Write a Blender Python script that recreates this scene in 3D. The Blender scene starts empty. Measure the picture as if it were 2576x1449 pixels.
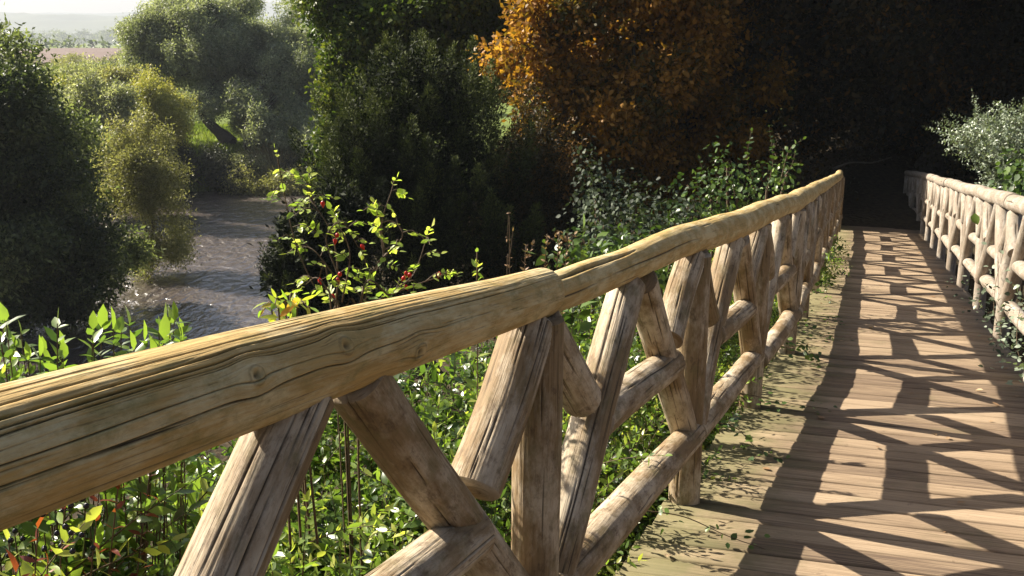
import bpy, math, numpy as np
from math import radians as R, pi
S = bpy.context.scene
COL = S.collection
X3 = lambda *a: np.array(a, float)
def unit(v):
    v = np.asarray(v, float); return v / (np.linalg.norm(v, axis=-1, keepdims=True) + 1e-9)

# ------------------------------------------------------------------ camera frame
EYE = X3(0, 0, 10.0)
PITCH = math.atan(624.5 / 2500.0)
def at(px, py, dist):            # a point seen in direction (px,py), `dist` metres ahead
    x, y = (px - 1288) / 2500.0, -(py - 724.5) / 2500.0
    r = X3(x, math.cos(PITCH) + y * math.sin(PITCH), -math.sin(PITCH) + y * math.cos(PITCH))
    return EYE + r * (dist / r[1])
cd = bpy.data.cameras.new('camera'); cam = bpy.data.objects.new('camera', cd); COL.objects.link(cam)
cam.location = EYE; cam.rotation_euler = (R(90) - PITCH, 0, 0)
cd.sensor_width = 36; cd.lens = 36 * 2500 / 2576; cd.clip_start = .05; cd.clip_end = 20000
S.camera = cam

# ------------------------------------------------------------------ light
SUN_AZ, SUN_EL = R(-64), R(37)
W = bpy.data.worlds.new('World'); S.world = W; W.use_nodes = True
nt = W.node_tree; bg = nt.nodes['Background']
sky = nt.nodes.new('ShaderNodeTexSky'); sky.sky_type = 'NISHITA'; sky.sun_disc = False
sky.sun_elevation = SUN_EL; sky.sun_rotation = SUN_AZ % (2 * pi); sky.dust_density = 3.0; sky.air_density = 1.0
nt.links.new(sky.outputs[0], bg.inputs[0]); bg.inputs[1].default_value = 0.05
ld = bpy.data.lights.new('sun', 'SUN'); ld.energy = 5.0; ld.angle = R(0.5); ld.color = (1, .92, .78)
sun = bpy.data.objects.new('sun', ld); COL.objects.link(sun)
sd = X3(math.sin(SUN_AZ) * math.cos(SUN_EL), math.cos(SUN_AZ) * math.cos(SUN_EL), math.sin(SUN_EL))
from mathutils import Vector
sun.rotation_euler = Vector(sd).to_track_quat('Z', 'Y').to_euler(); sun.location = (-30, 10, 40)
S.view_settings.view_transform = 'Standard'; S.view_settings.look = 'None'
S.view_settings.exposure = 1.72; S.view_settings.gamma = 1
S.cycles.use_denoising = True
S.cycles.max_bounces = 6; S.cycles.diffuse_bounces = 2; S.cycles.glossy_bounces = 3
S.cycles.transmission_bounces = 4; S.cycles.transparent_max_bounces = 4
S.cycles.sample_clamp_indirect = 4

# ------------------------------------------------------------------ mesh helpers
class MB:
    """collects vertices, polygons, per-face tint and optional uv / dark"""
    def __init__(s): s.V = []; s.F = []; s.T = []; s.n = 0; s.UV = []; s.D = []
    def add(s, V, F, tint=0.5, uv=None, dark=None):
        V = np.asarray(V, float); F = np.asarray(F, np.int64)
        s.V.append(V); s.F.append(F + s.n)
        s.T.append(np.broadcast_to(np.asarray(tint, float), (len(F),)).copy())
        s.UV.append(np.zeros((len(V), 2)) if uv is None else uv)
        s.D.append(np.zeros(len(V)) if dark is None else dark)
        s.n += len(V)
    def build(s, name, mat, parent=None, smooth=False, uv=False, loc=None):
        V = np.concatenate(s.V)
        if loc is not None: V = V - loc
        me = bpy.data.meshes.new(name)
        me.vertices.add(len(V)); me.vertices.foreach_set('co', V.ravel())
        cnt = np.concatenate([np.full(len(f), f.shape[1]) for f in s.F])
        lv = np.concatenate([f.ravel() for f in s.F])
        me.loops.add(len(lv)); me.loops.foreach_set('vertex_index', lv)
        me.polygons.add(len(cnt)); st = np.concatenate([[0], np.cumsum(cnt)[:-1]])
        me.polygons.foreach_set('loop_start', st); me.polygons.foreach_set('loop_total', cnt)
        if smooth: me.polygons.foreach_set('use_smooth', np.ones(len(cnt), bool))
        a = me.attributes.new('tint', 'FLOAT', 'FACE'); a.data.foreach_set('value', np.concatenate(s.T))
        if uv:
            u = me.uv_layers.new(name='UVMap'); u.data.foreach_set('uv', np.concatenate(s.UV)[lv].ravel())
            d = me.attributes.new('dark', 'FLOAT', 'POINT'); d.data.foreach_set('value', np.concatenate(s.D))
        me.update(calc_edges=True)
        me.materials.append(mat)
        o = bpy.data.objects.new(name, me); COL.objects.link(o)
        if loc is not None: o.location = loc
        if parent is not None:
            o.parent = parent
            o.location = X3(*(o.location)) - X3(*parent.location)
        return o
def tag(o, label=None, cat=None, group=None, kind=None):
    if label: o['label'] = label
    if cat: o['category'] = cat
    if group: o['group'] = group
    if kind: o['kind'] = kind
    return o
def thing(name, loc, label, cat, group=None):
    o = bpy.data.objects.new(name, None); COL.objects.link(o); o.location = loc; o.empty_display_size = .2
    return tag(o, label, cat, group)
def tube(mb, pts, rad, n=6, tint=.5):
    pts = np.asarray(pts, float); m = len(pts); rad = np.atleast_1d(np.asarray(rad, float)); rad = np.interp(np.linspace(0, 1, m), np.linspace(0, 1, len(rad)), rad) if len(rad) > 1 else np.full(m, rad[0])
    t = unit(np.gradient(pts, axis=0)); ref = X3(0.31, 0.2, .93); ref = np.where(abs(t @ ref)[:, None] > .95, X3(1, 0, 0), ref)
    a = unit(np.cross(t, ref)); b = np.cross(t, a)
    th = np.arange(n) * 2 * pi / n
    V = (pts[:, None] + rad[:, None, None] * (np.cos(th)[None, :, None] * a[:, None] + np.sin(th)[None, :, None] * b[:, None])).reshape(-1, 3)
    i = np.arange(m - 1)[:, None] * n; j = np.arange(n)[None]; k = (j + 1) % n
    F = np.stack([i + j, i + k, i + n + k, i + n + j], -1).reshape(-1, 4)
    mb.add(V, F, tint)
def bez(p, n=10):                 # smooth polyline through points (Catmull-Rom)
    p = np.asarray(p, float); q = np.concatenate([[2 * p[0] - p[1]], p, [2 * p[-1] - p[-2]]]); out = []
    for i in range(1, len(q) - 2):
        t = np.linspace(0, 1, n, endpoint=(i == len(q) - 3))[:, None]
        out.append(.5 * (2 * q[i] + (q[i+1] - q[i-1]) * t + (2 * q[i-1] - 5 * q[i] + 4 * q[i+1] - q[i+2]) * t**2 + (3 * q[i] - q[i-1] - 3 * q[i+1] + q[i+2]) * t**3))
    return np.concatenate(out)
def vnoise(x, y, seed=0):         # 2-D value noise, -1..1
    def h(i, j): v = np.sin(i * 127.1 + j * 311.7 + seed * 74.7) * 43758.5453; return (v - np.floor(v)) * 2 - 1
    i, j = np.floor(x), np.floor(y); u, v = x - i, y - j; u = u*u*(3-2*u); v = v*v*(3-2*v)
    return (h(i, j)*(1-u) + h(i+1, j)*u)*(1-v) + (h(i, j+1)*(1-u) + h(i+1, j+1)*u)*v
def fbm(x, y, seed=0, o=4): return sum(vnoise(x * 2**k, y * 2**k, seed + k * 3.3) / 2**k for k in range(o))

# ------------------------------------------------------------------ materials
def newmat(name):
    m = bpy.data.materials.new(name); m.use_nodes = True; nt = m.node_tree
    return m, nt, nt.nodes['Principled BSDF'], (lambda t: nt.nodes.new('ShaderNode' + t)), nt.links.new
def ramp(node, stops):
    e = node.color_ramp.elements
    while len(e) < len(stops): e.new(.5)
    for el, (p, c) in zip(e, stops): el.position = p; el.color = (*c, 1)
def leafmat(name, stops, rough=.45, transl=.3, spec=.4, tboost=1.5):
    m, nt, P, N, L = newmat(name)
    a = N('Attribute'); a.attribute_name = 'tint'; r = N('ValToRGB'); ramp(r, stops); L(a.outputs['Fac'], r.inputs[0])
    L(r.outputs[0], P.inputs['Base Color']); P.inputs['Roughness'].default_value = rough; P.inputs['Specular IOR Level'].default_value = spec
    if transl > 0:
        t = N('BsdfTranslucent'); mx = N('MixShader'); mx.inputs[0].default_value = transl
        g = N('Mix'); g.data_type = 'RGBA'; g.blend_type = 'MULTIPLY'; g.inputs[0].default_value = 1
        L(r.outputs[0], g.inputs[6]); g.inputs[7].default_value = (tboost * 1.05, tboost * 1.15, tboost * .55, 1); L(g.outputs[2], t.inputs[0])
        L(P.outputs[0], mx.inputs[1]); L(t.outputs[0], mx.inputs[2]); L(mx.outputs[0], nt.nodes['Material Output'].inputs[0])
    return m
def plain(name, col, rough=.8, noise=None, bump=0.0):
    m, nt, P, N, L = newmat(name); P.inputs['Roughness'].default_value = rough; P.inputs['Specular IOR Level'].default_value = .25
    if noise:
        c2, sc = noise; g = N('NewGeometry'); t = N('TexNoise'); t.inputs['Scale'].default_value = sc; t.inputs['Detail'].default_value = 8
        t.inputs['Roughness'].default_value = .65
        L(g.outputs['Position'], t.inputs['Vector']); r = N('ValToRGB'); ramp(r, [(.32, col), (.68, c2)]); L(t.outputs[0], r.inputs[0]); L(r.outputs[0], P.inputs['Base Color'])
        if bump:
            b = N('Bump'); b.inputs['Strength'].default_value = bump; b.inputs['Distance'].default_value = .05; L(t.outputs[0], b.inputs['Height']); L(b.outputs[0], P.inputs['Normal'])
    else: P.inputs['Base Color'].default_value = (*col, 1)
    return m
def woodmat(name, base, grey, green, dk=(.03, .018, .008), gscale=(6.0, 120.0), patch=3.0, bark=None, bumpd=.0018):
    m, nt, P, N, L = newmat(name); P.inputs['Roughness'].default_value = .72; P.inputs['Specular IOR Level'].default_value = .25
    uv = N('UVMap'); oi = N('ObjectInfo')
    off = N('VectorMath'); off.operation = 'SCALE'; cmb = N('CombineXYZ'); L(oi.outputs['Random'], cmb.inputs[0]); L(oi.outputs['Random'], cmb.inputs[2]); L(cmb.outputs[0], off.inputs[0]); off.inputs['Scale'].default_value = 37
    add = N('VectorMath'); add.operation = 'ADD'; L(uv.outputs[0], add.inputs[0]); L(off.outputs[0], add.inputs[1])
    def tex(scale, detail, rough=.6):
        mp = N('Mapping'); mp.inputs['Scale'].default_value = scale; L(add.outputs[0], mp.inputs[0])
        t = N('TexNoise'); t.inputs['Scale'].default_value = 1; t.inputs['Detail'].default_value = detail; t.inputs['Roughness'].default_value = rough; L(mp.outputs[0], t.inputs[0]); return t
    g = tex((gscale[0], gscale[1], 1), 5); g2 = tex((gscale[0] * 3, gscale[1] * 2.6, 1), 3); pt = tex((patch * 1.6, patch * 4, 1), 8, .70); pt2 = tex((patch * 2.5 + 6, patch * 6 + 4, 5), 7, .72)
    r = N('ValToRGB'); ramp(r, [(.28, tuple(c * .70 for c in base)), (.52, base), (.78, tuple(min(1, c * 1.15) for c in base))]); L(g.outputs[0], r.inputs[0])
    def mix(fac, a, col, mul=1.0, lo=.48, hi=.62):
        mr = N('MapRange'); mr.inputs[1].default_value = lo; mr.inputs[2].default_value = hi; mr.inputs[3].default_value = 0; mr.inputs[4].default_value = mul; L(fac, mr.inputs[0])
        x = N('Mix'); x.data_type = 'RGBA'; L(mr.outputs[0], x.inputs[0]); L(a, x.inputs[6])
        if isinstance(col, tuple): x.inputs[7].default_value = (*col, 1)
        else: L(col, x.inputs[7])
        return x.outputs[2]
    c = mix(pt.outputs[0], r.outputs[0], grey, .85, .45, .60)
    c = mix(pt2.outputs[0], c, green, .7, .50, .66)
    if bark:
        bt = tex((16, 30, 9), 8, .74); c = mix(bt.outputs[0], c, bark, .75, .53, .66)
    c = mix(g2.outputs[0], c, dk, .5, .60, .72)
    at_ = N('Attribute'); at_.attribute_name = 'dark'
    c = mix(at_.outputs['Fac'], c, dk, 1.0, .15, .9)
    L(c, P.inputs['Base Color'])
    b = N('Bump'); b.inputs['Strength'].default_value = .8; b.inputs['Distance'].default_value = bumpd
    ad = N('Math'); ad.operation = 'ADD'; L(g.outputs[0], ad.inputs[0]); L(g2.outputs[0], ad.inputs[1]); L(ad.outputs[0], b.inputs['Height']); L(b.outputs[0], P.inputs['Normal'])
    return m
M = {}
M['rail'] = woodmat('weathered_rail_wood', (.39, .262, .098), (.52, .42, .235), (.20, .165, .055))
M['post'] = woodmat('weathered_post_wood', (.20, .135, .070), (.47, .395, .295), (.13, .105, .045), bark=(.085, .052, .030), patch=1.6)
M['post2'] = woodmat('bleached_post_wood', (.23, .185, .14), (.33, .295, .25), (.16, .135, .10), bark=(.17, .11, .085))

# ------------------------------------------------------------------ logs
def log(mb, p0, p1, r0, r1, nu, nv, seed, cracks=14, crackdepth=.12, bend=.01, knots=(), lump=.034, extra=(), up=(0, 0, 1), fine=0.0, twist=0.0, rp=None):
    rg = np.random.default_rng(seed); p0 = X3(*p0); p1 = X3(*p1); L = np.linalg.norm(p1 - p0); t = (p1 - p0) / L
    ref = X3(*up) if abs(t @ X3(*up)) < .9 else X3(1, 0, 0)
    a = unit(np.cross(t, ref)); b = np.cross(a, t)               # ang 0 = a (sideways), 90deg = b (upward)
    u = np.linspace(0, 1, nu)[:, None]; ang = np.linspace(0, 2 * pi, nv + 1)[None, :]
    U = u * L; r = r0 + (r1 - r0) * u if rp is None else np.interp(u, np.linspace(0, 1, len(rp)), rp)
    w = ang - twist * U + .05 * vnoise(U * 1.3, 0 * U, seed) + .02 * vnoise(U * 6, np.sin(ang) * 1.5 + np.cos(ang), seed + 1)
    disp = lump * vnoise(U * 2.6, 0 * ang + 3, seed + 2) + lump * .8 * vnoise(U * 3.0, np.cos(ang) * .9 + 7, seed + 3) * np.cos(ang - 1) + lump * .5 * vnoise(U * 7, np.sin(ang) * 1.2, seed + 4)
    dark = np.zeros((nu, nv + 1))
    wr = lambda d: (d + pi) % (2 * pi) - pi
    for (ku, ka, ks) in knots:
        du = (U - ku); da = wr(ang - ka); g = np.exp(-(du / (ks * 2.2))**2)
        w = w - .55 * ks / r0 * np.tanh(da * r0 / ks * 1.6) * g * np.exp(-(da * r0 / (ks * 2.5))**2)
        q = np.sqrt((du / ks)**2 + (da * r0 / ks * 1.15)**2)
        disp = disp + .035 * np.exp(-((q - .8) / .3)**2) - .06 * np.exp(-(q / .4)**2) + .03 * np.exp(-(q / 1.8)**2)
        dark = np.maximum(dark, .75 * np.exp(-(q / .45)**2)); dark = np.maximum(dark, .45 * np.exp(-((q - .95) / .16)**2))
    cr = [(rg.uniform(0, 2 * pi), rg.uniform(-.15, .95), rg.uniform(.15, .75) / L, rg.uniform(.25, 1) * crackdepth, max(rg.uniform(.016, .03) * .06 / r0, 5.5 / nv)) for _ in range(cracks)]
    cr += [(rg.uniform(0, 2 * pi), rg.uniform(-.05, 1), rg.uniform(.05, .28) / L, rg.uniform(.25, .6) * crackdepth, max(rg.uniform(.012, .022) * .06 / r0, 5.0 / nv)) for _ in range(int(fine))]
    for (ca, cs, cl, dp, cw) in cr + list(extra):
        win = np.clip(np.minimum((u - cs), (cs + cl - u)) / (cl * .35), 0, 1)**.6
        wob = .022 * vnoise(U * 6 + ca * 3, 0 * U + ca, seed + 9) + .06 * vnoise(U * 1.7, 0 * U + ca * 2, seed + 10)
        g = np.exp(-(wr(w - ca - wob) / (cw * (.35 + .65 * win)))**2) * win
        disp = disp - dp * g; dark = np.maximum(dark, g * min(1, dp / .045))
    fg = fbm(U * 3, w * r0 * 260, seed + 5, 2) * .007 + fbm(U * 5, w * r0 * 90, seed + 6, 2) * .008
    disp = disp + fg
    rr = r * (1 + disp)
    bx = bend * np.sin(pi * u) * rg.uniform(-1, 1) + bend * .5 * vnoise(U * 1.2, 0 * U, seed + 7); by = bend * .5 * vnoise(U * 1.4, 0 * U, seed + 8)
    V = p0 + t * U[..., None] + a * (rr * np.cos(ang) + bx)[..., None] + b * (rr * np.sin(ang) + by)[..., None]
    uv = np.stack([np.broadcast_to(U, w.shape) + seed % 7, w * r0], -1)
    i = np.arange(nu - 1)[:, None] * (nv + 1); j = np.arange(nv)[None]
    F = np.stack([i + j, i + j + 1, i + nv + 2 + j, i + nv + 1 + j], -1).reshape(-1, 4)
    mb.add(V.reshape(-1, 3), F, .5, uv.reshape(-1, 2), dark.ravel())
    for e in (0, nu - 1):                                         # cut ends, two rings
        ring = V[e, :nv]; c = ring.mean(0); inner = c + (ring - c) * .9 + (t if e else -t) * .006; ctr = (c + (t if e else -t) * .006)[None]
        VV = np.concatenate([ring, inner, ctr]); k = np.arange(nv); k2 = (k + 1) % nv
        F1 = np.stack([k, k2, k2 + nv, k + nv], -1); F2 = np.stack([k + nv, k2 + nv, np.full(nv, 2 * nv)], -1)
        if not e: F1 = F1[:, ::-1]; F2 = F2[:, ::-1]
        ca = np.arctan2((VV - c) @ b, (VV - c) @ a); rad = np.linalg.norm(VV - c, axis=1)
        uv2 = np.stack([ca * .05, rad * 1.0], -1); d2 = np.full(len(VV), .25)
        nb = mb.n; mb.add(VV, F1, .5, uv2, d2); mb.F.append(F2 + nb); mb.T.append(np.full(len(F2), .5))

# ------------------------------------------------------------------ bridge frame
D1 = unit(X3(.33114, .9265, -.10768)); D1 = unit(X3(math.sin(R(19.667)), math.cos(R(19.667)), -.10945))
LAT = X3(math.cos(R(19.667)), -math.sin(R(19.667)), 0); NRM = unit(np.cross(LAT, D1)); HC = 1.45
def br(s, lat, h=0.0): return EYE + D1 * s + LAT * lat - NRM * HC + X3(0, 0, h)
def left(s): return -.45 - .0475 * max(0, 7.5 - s) - .055 * max(0, s - 21) - .040 * max(0, 2.33 - s)
def right(s): return 1.17 - .03 * max(0, 7.5 - s) - .055 * max(0, s - 23.5)
bridge = thing('footbridge', br(8, .3), 'rustic timber footbridge with log lattice railings on both sides and plank deck', 'footbridge')
bloc = X3(*bridge.location)

def rail_side(fn, posts, joints, hi, seed0, mat, inner):
    """posts, lattice braces, crossbars, lower rails and handrail logs of one side"""
    P = lambda s, h, o=0.0: br(s, fn(s) + o, h)
    rg = np.random.default_rng(seed0)
    def q(s): return (4 if s < 2.6 else 3 if s < 6 else 1.4 if s < 10 else 1) if hi else (1.6 if s < 8 else 1)
    def one(name, p0, p1, r0, r1, s, cr=9, nm=1.0, knots=(), extra=(), depth=.12):
        k = q(s); mb = MB(); Ln = np.linalg.norm(p1 - p0)
        log(mb, p0, p1, r0, r1, int(14 + 34 * k * Ln * nm), int(14 + 46 * k), int(rg.integers(1e6)), int(cr * (k > 1.2) * k / 2 + 3), depth, .012, knots, extra=extra, fine=22 * (k > 2))
        return mb.build(name, mat, bridge, smooth=True, uv=True, loc=p0)
    for i, s in enumerate(posts):
        r = rg.uniform(.054, .062)
        one('post', P(s, -.35 if i else -.4), P(s, 1.055 if hi and 2 < s < 4.5 else 1.075), r * 1.06, r, s, 8)
    for i in range(len(posts) - 1):
        s0, s1 = posts[i], posts[i + 1]; m = (s0 + s1) / 2; d = (s1 - s0)
        j = lambda a=.02: rg.uniform(-a, a)
        r = lambda: rg.uniform(.054, .062)
        bt_ = 1.048 if hi and i in (2, 3) else 1.075
        one('brace', P(s0 + .05, .30), P(m - .075 + j(), bt_), r() * 1.05, r(), s0 + .4, 9, knots=[(.25, 4.0, .03)] if i == 1 else ())
        one('brace', P(s1 - .05, .30), P(m + .075 + j(), bt_), r() * 1.05, r(), s0 + .8, 9)
        hc = .66 + j(.03)
        f = (hc - .30) / .785
        l0 = s0 + .05 + (m - .075 - s0 - .05) * f; l1 = s1 - .05 + (m + .075 - s1 + .05) * f
        one('crossbar', P(l0 + .02, hc, .012), P(l1 - .02, hc + j(.02), .012), r(), r() * .95, m, 8)
        rr = r() * .98
        one('short_brace', P(l0 - .045, hc + .085, -.012), P(s0 + .02, 1.05, -.01), rr, rr, s0 + .3, 8)
        one('short_brace', P(l1 + .045, hc + .085, -.012), P(s1 - .02, 1.05, -.01), rr, rr, s1 - .3, 8)
        one('lower_rail', P(s0 + .03, .30 + j(), .022), P(s1 - .03, .31 + j(), .022), r() * 1.04, r(), m, 9)
    for i in range(len(joints) - 1):
        s0, s1 = joints[i], joints[i + 1]; mb = MB(); r0 = .0745 if i == 0 else .0695 if i == 1 else rg.uniform(.070, .074); r1 = .0795 if i == 0 else rg.uniform(.066, .072)
        if hi and i == 0:
            # ang: 0 = away from the walkway side is worked out from the frame: a points right, b points up
            kn = [(2.05, 1.95 + .55, .020), (1.63, 2.75, .016), (2.62, 2.75, .016), (2.83, 2.7, .018), (1.0, 3.3, .015), (3.05, 3.4, .02)]
            kn = [(k0, pi - k1, k2) for k0, k1, k2 in kn]
            ex = [(.38, .05, .74, .32, .022), (.95, .0, .6, .07, .011), (1.25, .1, .6, .07, .012), (.62, .35, .6, .09, .012), (.1, .3, .5, .12, .011), (-.25, .1, .7, .12, .011), (.05, .62, .4, .10, .013), (1.5, .3, .5, .2, .02), (-.5, .3, .6, .16, .013), (.78, .1, .5, .12, .013), (.2, .45, .5, .2, .015), (.5, .0, .45, .2, .014)]
            log(mb, P(s0, 1.118), P(s1, 1.122), .072, r1, 800, 560, 11, 34, .05, .006, kn, .016, ex, fine=330, twist=.22, rp=[.056, .064, .071, .0725, .071, .064, .0565])
        else:
            k = q(s0)
            ex = [(1.05, .0, .16, .45, .09), (.2, .05, .3, .12, .04)] if hi and i == 1 else ()
            log(mb, P(s0 - (.04 if hi and i == 1 else .0), 1.108 if hi and i == 1 else 1.145), P(s1 + .02, 1.143), r0, r1, int(60 + 50 * (s1 - s0) * min(k, 2.4)), int(24 + 40 * min(k, 2.6)), seed0 + 40 + i, 10, .08, .016, [(1.2, 2.6, .02)] if k > 2 else (), .036, ex, fine=60 * (k > 2), rp=[.0485, .054, .065, .068, .067, .066] if hi and i == 1 else None)
        mb.build('handrail', M['rail'] if hi else mat, bridge, smooth=True, uv=True, loc=P(s0, 1.145))
LP = [-1.2, .64, 2.3, 4.05, 5.8, 7.55, 9.35, 11.15, 13.1, 14.95, 16.75, 18.6, 20.7, 22.5]
RP = [1.9, 3.7, 5.5, 7.3, 9.1, 10.9, 12.7, 14.5, 16.3, 18.1, 19.9, 21.7, 23.5, 25.3, 27.1]
rail_side(left, LP, [-1.4, 2.33, 7.3, 11.2, 15.0, 18.7, 22.6], True, 101, M['post'], 1)
rail_side(right, RP, [1.8, 5.6, 9.3, 12.7, 16.4, 20.0, 23.6, 27.2], False, 202, M['post2'], -1)

# deck boards: one mesh, each board with its own length, tilt, gap and tone
m, nt, P, N, L = newmat('deck_boards'); P.inputs['Roughness'].default_value = .8; P.inputs['Specular IOR Level'].default_value = .2
uv = N('UVMap'); ta = N('Attribute'); ta.attribute_name = 'tint'
def ntex(scale, det, rough=.6):
    mp = N('Mapping'); mp.inputs['Scale'].default_value = scale; L(uv.outputs[0], mp.inputs[0]); t = N('TexNoise'); t.inputs['Scale'].default_value = 1; t.inputs['Detail'].default_value = det; t.inputs['Roughness'].default_value = rough; L(mp.outputs[0], t.inputs[0]); return t
g1 = ntex((3, 90, 1), 5); g2 = ntex((2.2, 2.2, 1), 6, .7); g3 = ntex((14, 14, 1), 5, .7)
r = N('ValToRGB'); ramp(r, [(.26, (.105, .072, .050)), (.50, (.240, .172, .110)), (.75, (.345, .258, .172))])
ad = N('Math'); ad.operation = 'MULTIPLY_ADD'; L(ta.outputs['Fac'], ad.inputs[0]); ad.inputs[1].default_value = .32; ad.inputs[2].default_value = -.16
ad2 = N('Math'); ad2.operation = 'ADD'; L(g1.outputs[0], ad2.inputs[0]); L(ad.outputs[0], ad2.inputs[1]); L(ad2.outputs[0], r.inputs[0])
sx = N('SeparateXYZ'); L(uv.outputs[0], sx.inputs[0])
e1 = N('MapRange'); e1.inputs[1].default_value = .02; e1.inputs[2].default_value = .62; e1.inputs[3].default_value = 1.0; e1.inputs[4].default_value = .0; L(sx.outputs[0], e1.inputs[0])
ea = N('Math'); ea.operation = 'MULTIPLY_ADD'; L(g2.outputs[0], ea.inputs[0]); ea.inputs[1].default_value = 2.0; L(e1.outputs[0], ea.inputs[2])
eb = N('MapRange'); eb.inputs[1].default_value = 1.12; eb.inputs[2].default_value = 1.75; eb.inputs[4].default_value = .85; L(ea.outputs[0], eb.inputs[0])
mxg = N('Mix'); mxg.data_type = 'RGBA'; L(eb.outputs[0], mxg.inputs[0]); L(r.outputs[0], mxg.inputs[6]); mxg.inputs[7].default_value = (.098, .090, .040, 1)
sp = N('MapRange'); sp.inputs[1].default_value = .62; sp.inputs[2].default_value = .72; sp.inputs[4].default_value = .55; L(g3.outputs[0], sp.inputs[0])
mxd = N('Mix'); mxd.data_type = 'RGBA'; L(sp.outputs[0], mxd.inputs[0]); L(mxg.outputs[2], mxd.inputs[6]); mxd.inputs[7].default_value = (.075, .048, .032, 1)
L(mxd.outputs[2], P.inputs['Base Color'])
b = N('Bump'); b.inputs['Strength'].default_value = .7; b.inputs['Distance'].default_value = .003; L(g1.outputs[0], b.inputs['Height']); L(b.outputs[0], P.inputs['Normal'])
M['deck'] = m
rg = np.random.default_rng(5); mb = MB(); s = -1.6; SK = .10
while s < 25.5:
    wd = .142 + rg.uniform(-.004, .004); gp = rg.choice([.005, .009, .014, .020], p=[.2, .3, .3, .2]); dz = rg.uniform(-.003, .004); l0 = left(s) - .05 - rg.uniform(0, .02); l1 = right(s) + .01 + rg.uniform(0, .02)
    ns = 6; ls = np.linspace(l0, l1, ns); rows = []
    prof = [(0, -.04), (0, -.007), (.007, 0), (wd - .007, 0), (wd, -.007), (wd, -.04)]
    tw = rg.uniform(-.002, .002); bow = rg.uniform(-.004, .004)
    V = []; UVs = []
    for li, l in enumerate(ls):
        f = (l - l0) / (l1 - l0)
        for (a, c) in prof:
            V.append(br(s + a + SK * l + bow * math.sin(pi * f), l, 0) + NRM * (c + dz + tw * (f - .5))); UVs.append((l - l0, s * 1.0 + a + rg.uniform(0, 0) + int(s * 7) * .37))
    k = len(prof); F = []
    for i in range(ns - 1):
        for j in range(k): F.append((i * k + j, i * k + (j + 1) % k, (i + 1) * k + (j + 1) % k, (i + 1) * k + j))
    n0 = mb.n; mb.add(V, np.array(F)[:, ::-1], rg.uniform(0, 1), np.array(UVs))
    caps = np.array([[j for j in range(k)], [(ns - 1) * k + j for j in range(k)][::-1]]); mb.F.append(caps + n0); mb.T.append(np.full(2, .4))
    s += wd + gp
mb.build('deck', M['deck'], bridge, uv=True, loc=br(-1.6, 0))
for o_ in (.25, .75):
    mb = MB()
    for s0, s1 in ((-1.5, 7.5), (7.5, 21.5)):
        l0 = left(s0) + (right(s0) - left(s0)) * o_; l1 = left(s1) + (right(s1) - left(s1)) * o_
        log(mb, br(s0, l0, -.18), br(s1, l1, -.18), .11, .11, 30, 14, 77, 4, .05, .01)
    mb.build('beam', M['post'], bridge, smooth=True, uv=True, loc=br(-1.5, .2, -.18))

# ------------------------------------------------------------------ terrain
RIV = np.array([(90, 62, 8), (10, 57.5, 9), (-8, 57.5, 9.6), (-18.5, 58, 9.2), (-15, 51.5, 6.6), (-12.8, 44, 5.6), (-12.0, 35, 5.0), (-13, 25, 5.5), (-18, 8, 6), (-30, -14, 7), (-60, -60, 8)], float)
def rivd(x, y):
    best = np.full(np.shape(x), 1e9)
    for (a, b) in zip(RIV[:-1], RIV[1:]):
        d = b[:2] - a[:2]; t = np.clip(((x - a[0]) * d[0] + (y - a[1]) * d[1]) / (d @ d), 0, 1)
        w = a[2] + (b[2] - a[2]) * t; best = np.minimum(best, np.hypot(x - a[0] - d[0] * t, y - a[1] - d[1] * t) - w)
    return best
def sstep(a, b, x): t = np.clip((x - a) / (b - a), 0, 1); return t * t * (3 - 2 * t)
D1H = X3(math.sin(R(19.667)), math.cos(R(19.667)))
def ground(x, y):
    x = np.asarray(x, float); y = np.asarray(y, float)
    s = x * D1H[0] + y * D1H[1]; l = x * LAT[0] + y * LAT[1]
    zd = 10 - 1.459 - .109 * s
    gul = 2.1 * sstep(-2.2, 1.0, s) * (1 - sstep(17, 20.5, s)) + .10 + .3 * sstep(24, 25.8, s) * 0
    hill = np.where(s < 22, zd - gul, 10 - 1.459 - .109 * 22 - .10 + .05 * (s - 22))
    hill = hill - .60 * np.maximum(0, -l - .5) * (1 - .5 * sstep(20, 40, s)) + .38 * np.maximum(0, l - 1.5) * sstep(0, 6, l - 1.5 + 2) * (1 - sstep(14, 40, l))
    hill = hill + .35 * np.maximum(0, s - 30) * sstep(-4, 8, l)
    hill = np.minimum(hill, 22); hill = np.where(s > 70, hill - (s - 70) * .5, hill)
    rd = rivd(x, y)
    pl = 2.6 + .6 * fbm(x * .05, y * .05, 3) + 3.0 * sstep(60, 1e3, np.hypot(x, y)) * 0
    bank = np.where(rd < 0, -1.4, 0)
    pl = -1.4 + (pl + 1.4) * sstep(-1.0, 2.6, rd)
    z = np.maximum(pl, np.where(rd < 0, -9, hill) if False else np.minimum(hill, -1.4 + np.maximum(0, rd + 1.0) * 1.3 + 0 * hill))
    return z + .10 * fbm(x * .9, y * .9, 8) * sstep(-1, 1, rd)
xs = np.unique(np.concatenate([np.arange(-40, 40.1, .45), np.geomspace(40, 4100, 64), -np.geomspace(40, 4100, 64)]))
ys = np.unique(np.concatenate([np.arange(-12, 90, .45), -np.geomspace(12, 140, 14), np.geomspace(90, 5100, 84)]))
gx, gy = np.meshgrid(xs, ys); gz = ground(gx, gy)
mb = MB(); nx, ny = len(xs), len(ys)
ii = np.arange(ny - 1)[:, None] * nx; jj = np.arange(nx - 1)[None]
mb.add(np.stack([gx, gy, gz], -1).reshape(-1, 3), np.stack([ii + jj, ii + jj + 1, ii + nx + jj + 1, ii + nx + jj], -1).reshape(-1, 4))
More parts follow.
